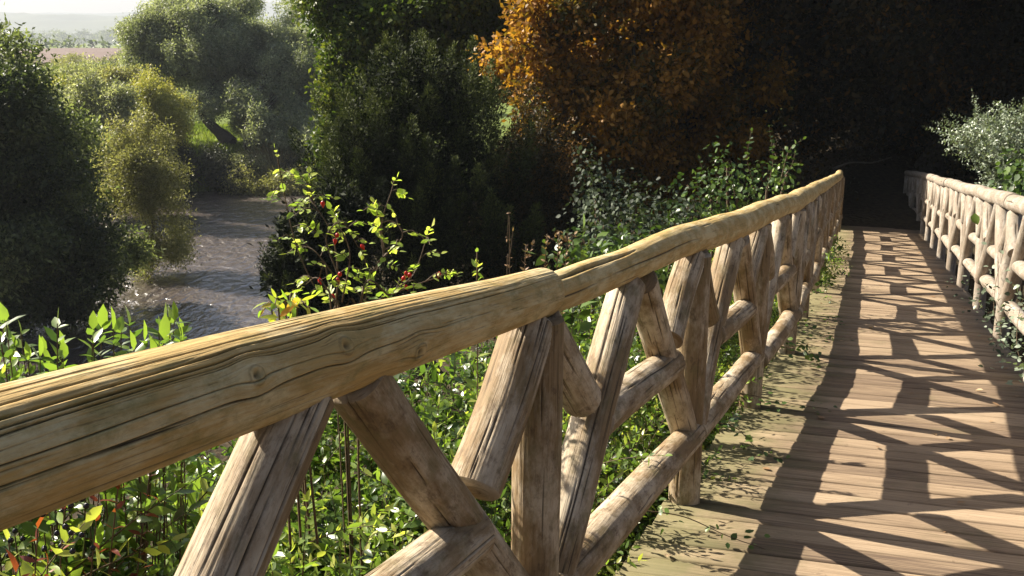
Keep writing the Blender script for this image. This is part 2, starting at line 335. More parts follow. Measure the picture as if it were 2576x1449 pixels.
m, nt, P, N, L = newmat('ground_soil_and_grass'); P.inputs['Roughness'].default_value = .95; P.inputs['Specular IOR Level'].default_value = .1
g = N('NewGeometry'); t1 = N('TexNoise'); t1.inputs['Scale'].default_value = .35; t1.inputs['Detail'].default_value = 9; t1.inputs['Roughness'].default_value = .7; L(g.outputs['Position'], t1.inputs[0])
r1 = N('ValToRGB'); ramp(r1, [(.35, (.075, .095, .022)), (.6, (.13, .17, .035))]); L(t1.outputs[0], r1.inputs[0])
r2 = N('ValToRGB'); ramp(r2, [(.35, (.028, .022, .014)), (.65, (.060, .045, .026))]); t2 = N('TexNoise'); t2.inputs['Scale'].default_value = 9; t2.inputs['Detail'].default_value = 8; L(g.outputs['Position'], t2.inputs[0]); L(t2.outputs[0], r2.inputs[0])
sx = N('SeparateXYZ'); L(g.outputs['Position'], sx.inputs[0]); mr = N('MapRange'); mr.inputs[1].default_value = 61; mr.inputs[2].default_value = 67; L(sx.outputs[1], mr.inputs[0])
mx = N('Mix'); mx.data_type = 'RGBA'; L(mr.outputs[0], mx.inputs[0]); L(r2.outputs[0], mx.inputs[6]); L(r1.outputs[0], mx.inputs[7]); L(mx.outputs[2], P.inputs['Base Color'])
b = N('Bump'); b.inputs['Distance'].default_value = .08; b.inputs['Strength'].default_value = .8; L(t2.outputs[0], b.inputs['Height']); L(b.outputs[0], P.inputs['Normal'])
tag(mb.build('ground', m, smooth=True), kind='structure')

# water sheet
m, nt, P, N, L = newmat('river_water'); P.inputs['Base Color'].default_value = (.050, .037, .031, 1); P.inputs['Roughness'].default_value = .27; P.inputs['IOR'].default_value = 2.4
g = N('NewGeometry'); mp = N('Mapping'); mp.inputs['Scale'].default_value = (1.0, .55, 1); mp.inputs['Rotation'].default_value = (0, 0, R(15)); L(g.outputs['Position'], mp.inputs[0])
n1 = N('TexNoise'); n1.inputs['Scale'].default_value = 2.3; n1.inputs['Detail'].default_value = 4; n1.inputs['Distortion'].default_value = .6; L(mp.outputs[0], n1.inputs[0])
n2 = N('TexNoise'); n2.inputs['Scale'].default_value = .22; n2.inputs['Detail'].default_value = 3; L(mp.outputs[0], n2.inputs[0])
mul = N('Math'); mul.operation = 'MULTIPLY'; L(n1.outputs[0], mul.inputs[0]); L(n2.outputs[0], mul.inputs[1])
b = N('Bump'); b.inputs['Strength'].default_value = 1; b.inputs['Distance'].default_value = .42; L(mul.outputs[0], b.inputs['Height']); L(b.outputs[0], P.inputs['Normal'])
mb = MB(); wx = np.arange(-70, 95, 1.0); wy = np.arange(-66, 72, 1.0); WX, WY = np.meshgrid(wx, wy); cell = rivd(WX[:-1, :-1] + .5, WY[:-1, :-1] + .5) < 3.2
ci, cj = np.nonzero(cell); a_ = ci * len(wx) + cj; Fq = np.stack([a_, a_ + 1, a_ + len(wx) + 1, a_ + len(wx)], -1); use = np.unique(Fq); mp_ = np.zeros(WX.size, int); mp_[use] = np.arange(len(use))
mb.add(np.stack([WX.ravel()[use], WY.ravel()[use], 0 * use], -1), mp_[Fq])
tag(mb.build('river', m), kind='structure')

# far country: ploughed field, hills
def quadgrid(x0, x1, y0, y1, nx, ny, zf):
    x = np.linspace(x0, x1, nx); y = np.linspace(y0, y1, ny); X, Y = np.meshgrid(x, y); Z = zf(X, Y)
    i = np.arange(ny - 1)[:, None] * nx; j = np.arange(nx - 1)[None]
    return np.stack([X, Y, Z], -1).reshape(-1, 3), np.stack([i + j, i + j + 1, i + nx + j + 1, i + nx + j], -1).reshape(-1, 4)
mb = MB(); mb.add(*quadgrid(-290, -60, 285, 470, 60, 40, lambda X, Y: 3.9 + .4 * fbm(X * .02, Y * .02, 4) + (Y - 285) * .012))
tag(mb.build('ploughed_field', plain('red_soil', (.095, .060, .048), .95, ((.13, .085, .066), .15)), smooth=True), kind='structure')
def hz(X, Y):
    return 2 + 80 * sstep(2250, 3100, Y + 160 * vnoise(X * .0016, 0 * X, 5)) * (1 + .10 * fbm(X * .003, Y * .0, 2)) * (1 - .30 * sstep(-1100, -520, X)) + 100 * sstep(3700, 4700, Y) * (.36 + .64 * sstep(-1650, -900, X)) + 5 * fbm(X * .014, Y * .014, 9)
mb = MB(); mb.add(*quadgrid(-3900, 3900, 2050, 4950, 260, 120, hz))
tag(mb.build('hills', plain('wooded_hill', (.035, .05, .02), .95, ((.07, .085, .03), .006)), smooth=True), kind='structure')

# air
m = bpy.data.materials.new('pale_air'); m.use_nodes = True; nt = m.node_tree; nt.nodes.clear(); o_ = nt.nodes.new('ShaderNodeOutputMaterial'); v = nt.nodes.new('ShaderNodeVolumePrincipled')
v.inputs['Color'].default_value = (.56, .60, .67, 1); v.inputs['Density'].default_value = .0003; v.inputs['Anisotropy'].default_value = .15; nt.links.new(v.outputs[0], o_.inputs['Volume'])
mb = MB(); c = np.array([(x, y, z) for x in (-4300, 4300) for y in (-160, 5300) for z in (-4, 215)], float)
mb.add(c, [(0, 1, 3, 2), (4, 6, 7, 5), (0, 4, 5, 1), (2, 3, 7, 6), (0, 2, 6, 4), (1, 5, 7, 3)])
tag(mb.build('haze', m), kind='stuff')

# ------------------------------------------------------------------ foliage helpers
def leafquads(mb, Pn, D, size, asp, rg, tint, fold=.15):
    n = len(Pn); D = unit(D); sdir = unit(np.cross(D, unit(rg.normal(size=(n, 3))))); nn = np.cross(D, sdir)
    Ls = (size * rg.uniform(.7, 1.3, n))[:, None]; Wd = Ls * asp * .5
    mid = Pn + D * Ls * .5 - nn * Ls * fold * .5
    V = np.stack([Pn, mid + sdir * Wd, Pn + D * Ls, mid - sdir * Wd], 1).reshape(-1, 3)
    mb.add(V, np.arange(4 * n).reshape(n, 4), tint)
def leaf_fine(mb, Pn, D, Nn, size, asp, rg, tint, curl=.25, fold=.25):
    """eight-vertex leaf, pointed, folded along the midrib and drooping at the tip"""
    n = len(Pn); D = unit(D); sd_ = unit(np.cross(D, Nn)); nn = np.cross(sd_, D)
    Ls = (size * rg.uniform(.65, 1.25, n))[:, None]; cu = curl * rg.uniform(-.3, 1.3, (n, 1)); fo = fold * rg.uniform(.2, 1.3, (n, 1))
    def pt(f, w, sgn): return Pn + D * Ls * f + sd_ * (sgn * w * Ls * asp) + nn * Ls * (fo * abs(w) * asp * (1 if sgn else 0) - cu * f * f)
    pts = [pt(0, 0, 0), pt(.36, 0, 0), pt(.68, 0, 0), pt(1, 0, 0), pt(.28, .45, 1), pt(.64, .40, 1), pt(.28, .45, -1), pt(.64, .40, -1)]
    V = np.stack(pts, 1).reshape(-1, 3); o = np.arange(n)[:, None] * 8
    q = np.concatenate([o + np.array([[1, 4, 5, 2]]), o + np.array([[1, 2, 7, 6]])]); t3 = np.concatenate([o + np.array([[0, 4, 1]]), o + np.array([[0, 1, 6]]), o + np.array([[2, 5, 3]]), o + np.array([[2, 3, 7]])])
    n0 = mb.n; tint = np.broadcast_to(tint, (n,)); mb.add(V, q, np.tile(tint, 2)); mb.F.append(t3 + n0); mb.T.append(np.tile(tint, 4))
def lumps(c, R3, k, rf, seed, squash=1.0, lo=-.8):
    rg = np.random.default_rng(seed); out = []; c = X3(*c); R3 = X3(*R3)
    while len(out) < k:
        d = unit(rg.normal(size=3))
        if d[2] < lo: continue
        q = rg.uniform(.55, .95); f = rf * rg.uniform(.7, 1.35); rm = R3.mean() * f
        out.append([*(c + d * R3 * q), rm * 1.1, rm * 1.1, rm * squash])
    return np.array(out)
def fractal(blobs, k, rs, flat, seed, lo=.6, hi=1.15, zmin=-.75):
    rg = np.random.default_rng(seed); out = []
    for b in np.asarray(blobs, float):
        c, r = b[:3], b[3:]; rm = r.mean(); n = 0
        while n < k:
            d = unit(rg.normal(size=3))
            if d[2] < zmin: continue
            q = rm * rs * rg.uniform(.45, 1.35); sx = rg.uniform(.75, 1.3); out.append([*(c + d * r * rg.uniform(lo, hi)), q * sx, q / sx, q * flat * rg.uniform(.8, 1.25)]); n += 1
    return np.array(out)
def crown(mb, blobs, ntwig, per, leaf, asp, seed, tw=.3, sig=.1, up=.2, droop=.1, shell=.25, tvar=.16, btint=.15, trange=None, spread=.8, fr=None):
    rg = np.random.default_rng(seed); blobs = np.asarray(blobs, float)
    if fr: blobs = fractal(blobs, *fr[:3], seed + 1, *fr[3:])
    w = (blobs[:, 3] * blobs[:, 4] * blobs[:, 5])**(2 / 3.); w /= w.sum()
    i = rg.choice(len(blobs), ntwig, p=w); c = blobs[i, :3]; r = blobs[i, 3:]
    d = unit(rg.normal(size=(ntwig, 3))); q = 1 - shell * np.abs(rg.normal(size=(ntwig, 1))); q = q + (rg.uniform(size=(ntwig, 1)) < .07) * rg.uniform(.1, .6, (ntwig, 1)); q += .10 * np.sin(d[:, :1] * 7 + i[:, None]) * np.sin(d[:, 1:2] * 6 + d[:, 2:] * 5)
    Pn = c + d * r * q; out = unit(d / r); T = unit(out + X3(0, 0, up) + rg.normal(size=(ntwig, 3)) * .45)
    bt = rg.normal(size=len(blobs)) * btint; tt = .5 + bt[i] + rg.normal(size=ntwig) * tvar
    if trange is not None: tt = tt + trange(Pn)
    k = np.repeat(np.arange(ntwig), per); n = len(k)
    Q = Pn[k] + T[k] * tw * rg.uniform(-.3, 1, (n, 1)) + rg.normal(size=(n, 3)) * sig
    Dd = T[k] * .6 + rg.normal(size=(n, 3)) * spread + X3(0, 0, -droop)
    leafquads(mb, Q, Dd, leaf, asp, rg, np.clip(tt[k] + rg.normal(size=n) * .12, 0, 1))
def limbs(mb, base, top, r, targets, seed, nseg=8, wob=.25, n=8, split=.45, lr=.35):
    rg = np.random.default_rng(seed); base = X3(*base); top = X3(*top); H = np.linalg.norm(top - base)
    mid = [base + (top - base) * f + X3(*rg.normal(size=3)) * wob * (0 < f) * X3(1, 1, .2) for f in np.linspace(0, 1, 5)]
    tr = bez(mid, 5); rad = r * (1 - .75 * np.linspace(0, 1, len(tr))); rad[:2] *= 1.35, ; tube(mb, tr, rad, n)
    for t in targets:
        f = rg.uniform(split, .9); k = int(f * (len(tr) - 1)); a = tr[k]; m_ = (a + t) / 2 + X3(*rg.normal(size=3)) * wob * .6 - X3(0, 0, .1 * np.linalg.norm(t - a))
        pl = bez([a, m_, t], 5); tube(mb, pl, rad[k] * lr * 2 * np.linspace(1, .25, len(pl)), 5)
bark = plain('tree_bark', (.055, .042, .030), .9, ((.11, .09, .065), 7.0), .6)
darkbark = plain('dark_bark', (.030, .024, .018), .9, ((.06, .05, .036), 6.0), .6)
twigm = plain('twig_bark', (.055, .038, .022), .7, ((.10, .065, .035), 30.0))
def tree(name, base, blobs, mat, ntwig, per, leaf, asp, seed, label, cat='tree', group=None, trunk=.25, tmat=None, top=None, nl=10, wob=.3, split=.45, trunk_mb=None, **kw):
    base = X3(*base); base[2] = float(ground(base[0], base[1])) - .15 if base[2] is None or np.isnan(base[2]) else base[2]
    th = thing(name, base, label, cat, group); blobs = np.asarray(blobs)
    mb = MB(); crown(mb, blobs, ntwig, per, leaf, asp, seed, **kw); mb.build('crown', mat, th, loc=base)
    mb = MB(); rg = np.random.default_rng(seed + 5); cc = blobs[:, :3]; t_ = cc.mean(0) + X3(0, 0, .35 * np.ptp(cc[:, 2])) if top is None else X3(*top)
    limbs(mb, base, t_, trunk, cc[rg.permutation(len(cc))[:nl]], seed + 6, wob=wob, split=split); mb.build('trunk', tmat or bark, th, smooth=True, loc=base)
    return th
def bp(px, dist):                 # base point on the ground under a picture direction
    a = at(px, 300, dist); return X3(a[0], a[1], np.nan)
def blob(px, py, dist, rx, rz, ry=None): return [*at(px, py, dist), rx, ry or rx, rz]
NANZ = float('nan')

# leaf materials
LM = {}
LM['willow'] = leafmat('willow_leaf', [(0, (.085, .098, .055)), (.5, (.21, .225, .140)), (1, (.40, .41, .28))], .5, .33, .3, 1.6)
LM['yellow'] = leafmat('yellow_willow_leaf', [(0, (.12, .13, .02)), (.5, (.31, .29, .075)), (1, (.48, .41, .12))], .5, .35, .3, 1.4)
LM['grey'] = leafmat('grey_willow_leaf', [(0, (.08, .09, .045)), (.5, (.22, .225, .125)), (1, (.42, .41, .29))], .5, .4, .3, 1.5)
LM['olive'] = leafmat('olive_leaf', [(0, (.07, .07, .02)), (.5, (.185, .175, .075)), (1, (.34, .31, .16))], .5, .4, .3, 1.5)
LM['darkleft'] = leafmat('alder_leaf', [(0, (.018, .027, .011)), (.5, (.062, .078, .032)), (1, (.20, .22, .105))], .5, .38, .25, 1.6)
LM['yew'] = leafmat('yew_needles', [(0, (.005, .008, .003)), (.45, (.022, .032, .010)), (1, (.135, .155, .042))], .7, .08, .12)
LM['oak'] = leafmat('oak_leaf', [(0, (.022, .040, .008)), (.5, (.060, .090, .016)), (1, (.17, .18, .030))], .5, .3, .2)
LM['orange'] = leafmat('orange_leaf', [(0, (.030, .036, .008)), (.25, (.085, .060, .010)), (.5, (.20, .100, .014)), (.75, (.34, .155, .020)), (1, (.46, .25, .05))], .5, .35, .2, 1.5)
LM['dark'] = leafmat('shade_glint_leaf', [(0, (.006, .008, .003)), (.5, (.024, .022, .008)), (.85, (.075, .048, .014)), (1, (.18, .085, .018))], .5, .25, .25)  # near-black stops stand in for forest shade, warm top stops for light glints
LM['silver'] = leafmat('silver_leaf', [(0, (.09, .12, .07)), (.5, (.16, .195, .13)), (1, (.27, .31, .23))], .4, .2, .6)
LM['ivy'] = leafmat('ivy_leaf', [(0, (.016, .030, .009)), (.5, (.042, .075, .020)), (1, (.15, .22, .045))], .40, .22, .3)
LM['greyivy'] = leafmat('dull_ivy_leaf', [(0, (.012, .018, .010)), (.5, (.032, .043, .027)), (1, (.10, .125, .075))], .6, .15, .15)
LM['privet'] = leafmat('privet_leaf', [(0, (.010, .022, .006)), (.4, (.058, .100, .022)), (.8, (.16, .225, .040)), (1, (.34, .35, .08))], .33, .36, .55, 1.9)
LM['rose'] = leafmat('rose_leaf', [(0, (.09, .14, .025)), (.5, (.22, .29, .055)), (1, (.42, .44, .10))], .4, .45, .4, 1.7)
LM['red'] = leafmat('red_leaf', [(0, (.10, .018, .010)), (.5, (.21, .045, .016)), (1, (.34, .14, .04))], .35, .35, .5)
LM['sedge'] = leafmat('sedge_blade', [(0, (.10, .085, .03)), (.5, (.23, .20, .085)), (1, (.38, .33, .18))], .6, .2)
LM['grass'] = leafmat('meadow_grass', [(0, (.06, .09, .015)), (.5, (.14, .18, .03)), (1, (.26, .28, .06))], .6, .3, .2)
LM['cover'] = leafmat('ground_cover_leaf', [(0, (.010, .020, .006)), (.5, (.022, .036, .010)), (1, (.10, .14, .03))], .4, .2, .3, 1.5)
LM['litter'] = leafmat('dead_leaf', [(0, (.10, .055, .025)), (.5, (.24, .14, .07)), (1, (.42, .32, .20))], .6, .15)
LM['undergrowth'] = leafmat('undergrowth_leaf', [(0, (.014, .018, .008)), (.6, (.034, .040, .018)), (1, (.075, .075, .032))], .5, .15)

# ------------------------------------------------------------------ trees of the valley
#VALLEY
# big dark tree on the left bank
bl = np.concatenate([lumps((*at(-70, 330, 34)[:2], 5.6), (3.3, 3.0, 4.6), 30, .33, 1), np.array([blob(205, 560, 35, .9, 1.1), blob(150, 690, 34, 1.5, 1.5), blob(60, 330, 34, 1.2, 1.4), blob(40, 190, 34, .8, .9), blob(110, 560, 34, 1.5, 1.6), blob(300, 640, 38, .8, .8), blob(100, 800, 33, 1.5, 1.2), blob(235, 700, 36, .9, .7), blob(110, 420, 34, 1.2, 1.2)])])
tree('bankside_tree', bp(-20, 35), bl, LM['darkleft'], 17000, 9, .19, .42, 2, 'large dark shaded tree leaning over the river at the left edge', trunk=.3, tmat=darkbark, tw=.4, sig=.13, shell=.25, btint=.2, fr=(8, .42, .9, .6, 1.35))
# olive shrub with thin stems beside it
bl = np.concatenate([lumps(at(365, 470, 43), (1.5, 1.3, 2.2), 20, .30, 3), np.array([blob(300, 400, 43, .5, .8), blob(330, 350, 43, .5, .6), blob(430, 590, 43, .8, .7), blob(390, 350, 43, .5, .6), blob(270, 370, 43.5, .4, .5), blob(420, 640, 42.5, .9, .5), blob(340, 620, 42, .9, .7), blob(430, 500, 43, .7, .9), blob(435, 430, 43, .5, .6), blob(290, 520, 43, .6, .9), blob(390, 640, 42, .9, .6), blob(300, 345, 43, .22, .7), blob(355, 318, 43, .22, .7), blob(415, 345, 43, .25, .6), blob(262, 420, 43, .25, .6)])])
tree('riverside_shrub', bp(340, 43.5), bl, LM['olive'], 5200, 8, .13, .35, 4, 'olive yellow willow shrub with thin upright stems at the water edge', 'shrub', trunk=.08, nl=16, tw=.4, sig=.12, shell=.3, up=.7, split=.05, fr=(8, .38, 1.3))
# golden willow
bl = np.concatenate([lumps(at(400, 285, 60), (1.6, 1.5, 1.7), 16, .42, 5, 1.2), np.array([blob(345, 300, 60, .6, 1.4), blob(365, 265, 60, .6, 1.2)])])
tree('golden_willow', bp(400, 61), bl, LM['yellow'], 6000, 9, .16, .3, 6, 'rounded yellow green willow in front of the big willow', 'tree', trunk=.15, tw=.45, sig=.14, droop=.3, up=.6, shell=.2, fr=(9, .36, 1.2))
# big willows
wA = np.concatenate([lumps(at(500, 120, 76), (4.6, 4.0, 3.6), 40, .25, 7), np.array([blob(360, 105, 75, 1.1, 1.2), blob(340, 150, 75, .8, .8), blob(400, 70, 75, 1.2, 1.0), blob(480, 20, 76, 1.4, 1.2), blob(560, 250, 74, 1.3, 1.3), blob(520, 220, 74, 1.0, 1.0), blob(500, 270, 70, .9, .8), blob(615, 250, 70, .9, .9)])])
trunkA = [at(582, 362, 71), at(560, 310, 71), at(530, 255, 72), at(520, 190, 74), at(510, 90, 76)]
tree('leaning_willow', trunkA[0], wA, LM['willow'], 24000, 9, .22, .3, 8, 'big grey green willow with a leaning dark trunk on the far bank', 'tree', trunk=.40, tmat=darkbark, top=at(500, 60, 76), nl=14, wob=.5, tw=.5, sig=.17, droop=.3, up=.35, split=.35, shell=.2, btint=.16, fr=(10, .36, .9))
mb = MB(); crown(mb, [blob(525, 45, 74.5, .75, 1.1), blob(515, 85, 74.5, .5, .5)], 500, 9, .2, .5, 9, tw=.3, sig=.15); th_ = [o for o in S.objects if o.name == 'leaning_willow'][0]
mb.build('ivy_clump', LM['darkleft'], th_, loc=X3(*th_.location))
wB = np.concatenate([lumps(at(720, 215, 76), (3.8, 3.6, 4.2), 44, .24, 10), np.array([blob(640, 300, 73, 1.2, 1.4), blob(730, 320, 72, 1.5, 1.2), blob(800, 300, 73, 1.3, 1.6), blob(690, 335, 69, 1.5, .9), blob(650, 320, 69, .9, .9), blob(770, 350, 69, 1.5, .9)])])
tree('broad_willow', at(632, 372, 69), wB, LM['willow'], 24000, 9, .22, .3, 11, 'broad dark based willow standing right of the leaning trunk', 'tree', trunk=.38, tmat=darkbark, top=at(700, 90, 76), nl=12, wob=.4, tw=.5, sig=.17, droop=.3, up=.3, split=.3, shell=.2, btint=.16, fr=(10, .36, .9))
for k, (px, py, rx, rz, sd_, lb) in enumerate([(745, 20, 1.7, 3.4, 12, 'tall thin crowned tree rising behind the broad willow'), (885, 20, 2.4, 3.0, 13, 'tall sparse tree beside the oak top at the frame edge'), (600, 10, 2.0, 2.4, 14, 'sparse tree top just above the middle of the leaning willow')]):
    bl = lumps(at(px, py, 105), (rx, rx, rz), 12, .34, sd_, 1.2)
    tree('tall_tree', bp(px, 105), bl, LM['willow'], 1500, 8, .22, .4, sd_ + 20, lb, 'tree', 'tall trees behind the willows', trunk=.28, nl=10, tw=.4, sig=.2)
# bushes of the flood plain
pb = [(150, 300, 58, 2.2, 1.6, 'grey', 'pale grey willow bush low behind the dark bankside tree'), (205, 240, 66, 2.3, 1.8, 'grey', 'silvery round willow bush under the ploughed field'), (285, 247, 70, 2.6, 1.61, 'grey', 'rounded silver green bush left of the golden willow'), (190, 212, 95, 2.9, 1.53, 'olive', 'olive round bush on the flood plain'), (130, 237, 85, 2.6, 1.27, 'willow', 'flat green bush beside the olive round bush'), (310, 202, 100, 2.6, 1.53, 'willow', 'soft green bush under the big willow branch'), (255, 290, 56, 1.9, 1.5, 'grey', 'grey brown bush directly behind the olive shrub'), (240, 194, 140, 3.0, 1.27, 'darkleft', 'small dark bush at the field edge'), (175, 177, 170, 3.6, 2.21, 'olive', 'hazy yellowish bush standing against the red field'), (320, 260, 64, 1.8, 1.6, 'olive', 'brownish bush touching the golden willow'), (130, 260, 60, 1.6, 1.0, 'yellow', 'small bright yellow bush by the dark tree')]
for k, (px, py, d, rx, rz, mt, lb) in enumerate(pb):
    c = at(px, py, d); bl = lumps(c, (rx, rx, rz), 12, .40, 40 + k)
    tree('willow_bush', bp(px, d), bl, LM[mt], 3600, 7, .20, .35, 60 + k, lb, 'bush', 'bushes on the flood plain', trunk=.1, nl=6, tw=.4, sig=.16, fr=(8, .38, 1.0))
# bank planting
def tuft(name, base, rad, hgt, n, mat, seed, label, cat, wdt=.03, lean=.5):
    rg = np.random.default_rng(seed); base = X3(*base); th = rg.uniform(0, 2 * pi, n); rr = rad * np.sqrt(rg.uniform(0, 1, n)); B = base + np.stack([rr * np.cos(th), rr * np.sin(th), 0 * rr], -1); B[:, 2] = ground(B[:, 0], B[:, 1]) - .03
    D = unit(np.stack([np.cos(th) * rr / rad * lean, np.sin(th) * rr / rad * lean, np.ones(n)], -1) + rg.normal(size=(n, 3)) * .22); H_ = hgt * rg.uniform(.6, 1.1, n)
    sd_ = unit(np.cross(D, rg.normal(size=(n, 3)))); mb = MB()
    out = np.stack([np.cos(th), np.sin(th), 0 * th], -1)
    V = np.stack([B - sd_ * wdt, B + sd_ * wdt, B + D * (H_ * .6)[:, None] + sd_ * wdt * .8, B + D * (H_ * .6)[:, None] - sd_ * wdt * .8, B + D * H_[:, None] + out * (H_ * .25 * lean)[:, None]], 1).reshape(-1, 3)
    o = np.arange(n)[:, None] * 5; t_ = np.clip(.5 + rg.normal(size=n) * .22, 0, 1)
    n0 = mb.n; mb.add(V, o + np.array([[0, 1, 2, 3]]), t_); mb.F.append(o + np.array([[3, 2, 4]]) + n0); mb.T.append(t_)
    return tag(mb.build(name, mat, loc=base), label, cat)
gp_ = lambda px, d: (lambda a: X3(a[0], a[1], float(ground(a[0], a[1]))))(at(px, 400, d))
tuft('sedge_clump', gp_(700, 67.6), 1.9, 2.0, 2600, LM['sedge'], 71, 'straw coloured sedge clump on the far river bank', 'sedge')
for k, (px, py, d, rx, rz, mt, lb) in enumerate([(500, 425, 67.5, 2.3, 1.2, 'undergrowth', 'dark low bush hanging over the far bank'), (590, 440, 67.2, 1.5, .9, 'undergrowth', 'small dark bush between sedge and the far bank'), (620, 425, 68, 1.3, .7, 'grey', 'pale grey weed patch left of the sedge clump'), (780, 430, 67.5, 2.0, 1.3, 'undergrowth', 'dark bush right of the sedge clump'), (450, 400, 66, 1.6, 1.3, 'undergrowth', 'dark bush behind the olive shrub on the bank'), (660, 462, 66.8, 2.6, .55, 'olive', 'brown grassy bush trailing into the water'), (760, 462, 66.8, 2.0, .6, 'olive', 'brown bush at the waterline beside the yew')]):
    bl = lumps(at(px, py, d), (rx, rx * .7, rz), 9, .42, 80 + k)
    tree('bank_bush', bp(px, d), bl, LM[mt], 1700, 8, .17, .35, 90 + k, lb, 'bush', 'bushes along the far bank', trunk=.07, nl=5, tw=.3, sig=.14)
# sunlit grass under the willows and bank grass
rg = np.random.default_rng(3); n = 26000; gx_ = rg.uniform(-30, -8, n); gy_ = rg.uniform(66.5, 92, n); gz_ = ground(gx_, gy_)
mb = MB(); leafquads(mb, np.stack([gx_, gy_, gz_ - .02], -1), X3(0, 0, 1) + rg.normal(size=(n, 3)) * .35, .45, .22, rg, np.clip(.5 + .25 * fbm(gx_ * .4, gy_ * .4, 5) + rg.normal(size=n) * .12, 0, 1))
tag(mb.build('meadow_grass', LM['grass']), kind='stuff')
# far woods along the field
rg = np.random.default_rng(9); mb = MB(); bl = []
for k in range(340):
    x = rg.uniform(-1500, 100); y = rg.uniform(1500, 1850); h_ = rg.uniform(14, 26) * (.75 + .45 * sstep(-760, -560, x)); bl.append([x, y, 3.5 + h_ * .55, h_ * .45, h_ * .45, h_ * .5])
for k in range(90):
    x = rg.uniform(-420, 80); y = rg.uniform(480, 540); h_ = rg.uniform(3, 6); bl.append([x, y, 4 + h_ * .5, h_ * .7, h_ * .7, h_ * .5])
crown(mb, bl, 20000, 6, 2.3, .6, 10, tw=1.8, sig=.9); tag(mb.build('far_woodland', LM['darkleft']), kind='stuff')
mb = MB(); bl = []
for k in range(120):
    x = rg.uniform(-240, -20); y = 262 + .03 * x + rg.uniform(-6, 6); h_ = rg.uniform(2, 3.4); bl.append([x, y, 3 + h_ * .4, h_ * .8, h_ * .8, h_ * .55])
crown(mb, bl, 6000, 6, .6, .5, 12, tw=.5, sig=.3); tag(mb.build('far_hedge', LM['olive']), kind='stuff')
#ENDVALLEY

# ------------------------------------------------------------------ trees by the bridge
def plumes(c, R3, k, seed, rw=.45, rh=1.1, lo=-.6):
    rg = np.random.default_rng(seed); out = []
    while len(out) < k:
        d = unit(rg.normal(size=3))
        if d[2] < lo: continue
        q = rg.uniform(.55, .95); out.append([*(X3(*c) + d * X3(*R3) * q), rw * rg.uniform(.7, 1.3), rw * rg.uniform(.7, 1.3), rh * rg.uniform(.7, 1.3)])
    return np.array(out)
def spires(mb, sp, seed, per=150, leaf=.075, asp=.3):
    rg = np.random.default_rng(seed)
    for (x, y, z, r, h, tx, ty) in sp:
        n = int(per * r * h / .25); f = rg.uniform(0, 1, n)**.8; th = rg.uniform(0, 2 * pi, n); rr = r * (1 - f)**.75 * np.sqrt(rg.uniform(.15, 1, n)) * (1 + .3 * np.sin(f * 17 + th * 2))
        o = np.stack([np.cos(th), np.sin(th), 0 * th], -1); ax = unit(X3(tx, ty, 1)); P_ = X3(x, y, z) + ax * (f * h)[:, None] + o * rr[:, None] + rg.normal(size=(n, 3)) * .025
        D_ = ax * .9 + o * .7 + rg.normal(size=(n, 3)) * .45; t0 = .42 + rg.normal() * .14
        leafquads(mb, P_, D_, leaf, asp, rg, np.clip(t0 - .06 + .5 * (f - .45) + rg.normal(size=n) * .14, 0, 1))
def yewtree(base, env, nsp, mat, seed, label, rr=(.2, .42), hh=(.7, 1.5), trunk=.3, per=150):
    rg = np.random.default_rng(seed); base = X3(*base); base[2] = float(ground(base[0], base[1])) - .15; th = thing('yew_tree', base, label, 'tree', 'yews below the bridge'); sp = []; w = np.array([e[3] * e[5] for e in env]); w /= w.sum()
    for k in range(nsp):
        e = env[rg.choice(len(env), p=w)]; d = unit(rg.normal(size=3)); d[2] = max(d[2], -.75); q = rg.uniform(.72, 1.0); p_ = X3(*e[:3]) + d * X3(*e[3:]) * q; r_ = rg.uniform(*rr); h_ = rg.uniform(*hh)
        sp.append([p_[0], p_[1], p_[2] - h_ * .45, r_, h_, d[0] * .38 + rg.normal() * .1, d[1] * .38 + rg.normal() * .1])
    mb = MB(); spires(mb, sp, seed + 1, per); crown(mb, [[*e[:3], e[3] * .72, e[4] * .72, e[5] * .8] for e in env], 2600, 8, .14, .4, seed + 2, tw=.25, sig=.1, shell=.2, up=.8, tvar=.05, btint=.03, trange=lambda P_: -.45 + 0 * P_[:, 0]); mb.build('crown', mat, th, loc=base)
    mb = MB(); limbs(mb, base, X3(*env[0][:3]) + X3(0, 0, env[0][5] * .4), trunk, [X3(*e[:3]) for e in env], seed); mb.build('trunk', darkbark, th, smooth=True, loc=base)
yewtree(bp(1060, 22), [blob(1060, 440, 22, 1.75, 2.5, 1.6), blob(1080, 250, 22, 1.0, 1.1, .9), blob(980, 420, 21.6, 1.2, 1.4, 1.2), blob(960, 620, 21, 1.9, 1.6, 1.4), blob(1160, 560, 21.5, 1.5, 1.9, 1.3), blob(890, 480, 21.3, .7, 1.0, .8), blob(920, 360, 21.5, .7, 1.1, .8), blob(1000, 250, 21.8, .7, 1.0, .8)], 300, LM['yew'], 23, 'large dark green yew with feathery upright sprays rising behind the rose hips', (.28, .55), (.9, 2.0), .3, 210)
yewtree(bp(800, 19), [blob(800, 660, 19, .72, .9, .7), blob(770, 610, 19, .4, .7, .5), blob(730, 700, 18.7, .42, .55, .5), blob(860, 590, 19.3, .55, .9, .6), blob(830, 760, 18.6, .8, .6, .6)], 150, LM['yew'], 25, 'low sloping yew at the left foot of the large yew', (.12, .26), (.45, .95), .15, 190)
yb = plumes((*at(1370, 560, 23)[:2], 5.4), (1.5, 1.5, 2.8), 50, 26, .5, 1.0)
tree('shaded_yew', bp(1370, 23), yb, LM['dark'], 14000, 9, .10, .3, 27, 'nearly black shaded yew between large yew and the orange tree', 'tree', trunk=.2, tmat=darkbark, tw=.25, sig=.06, up=.7, shell=.4)
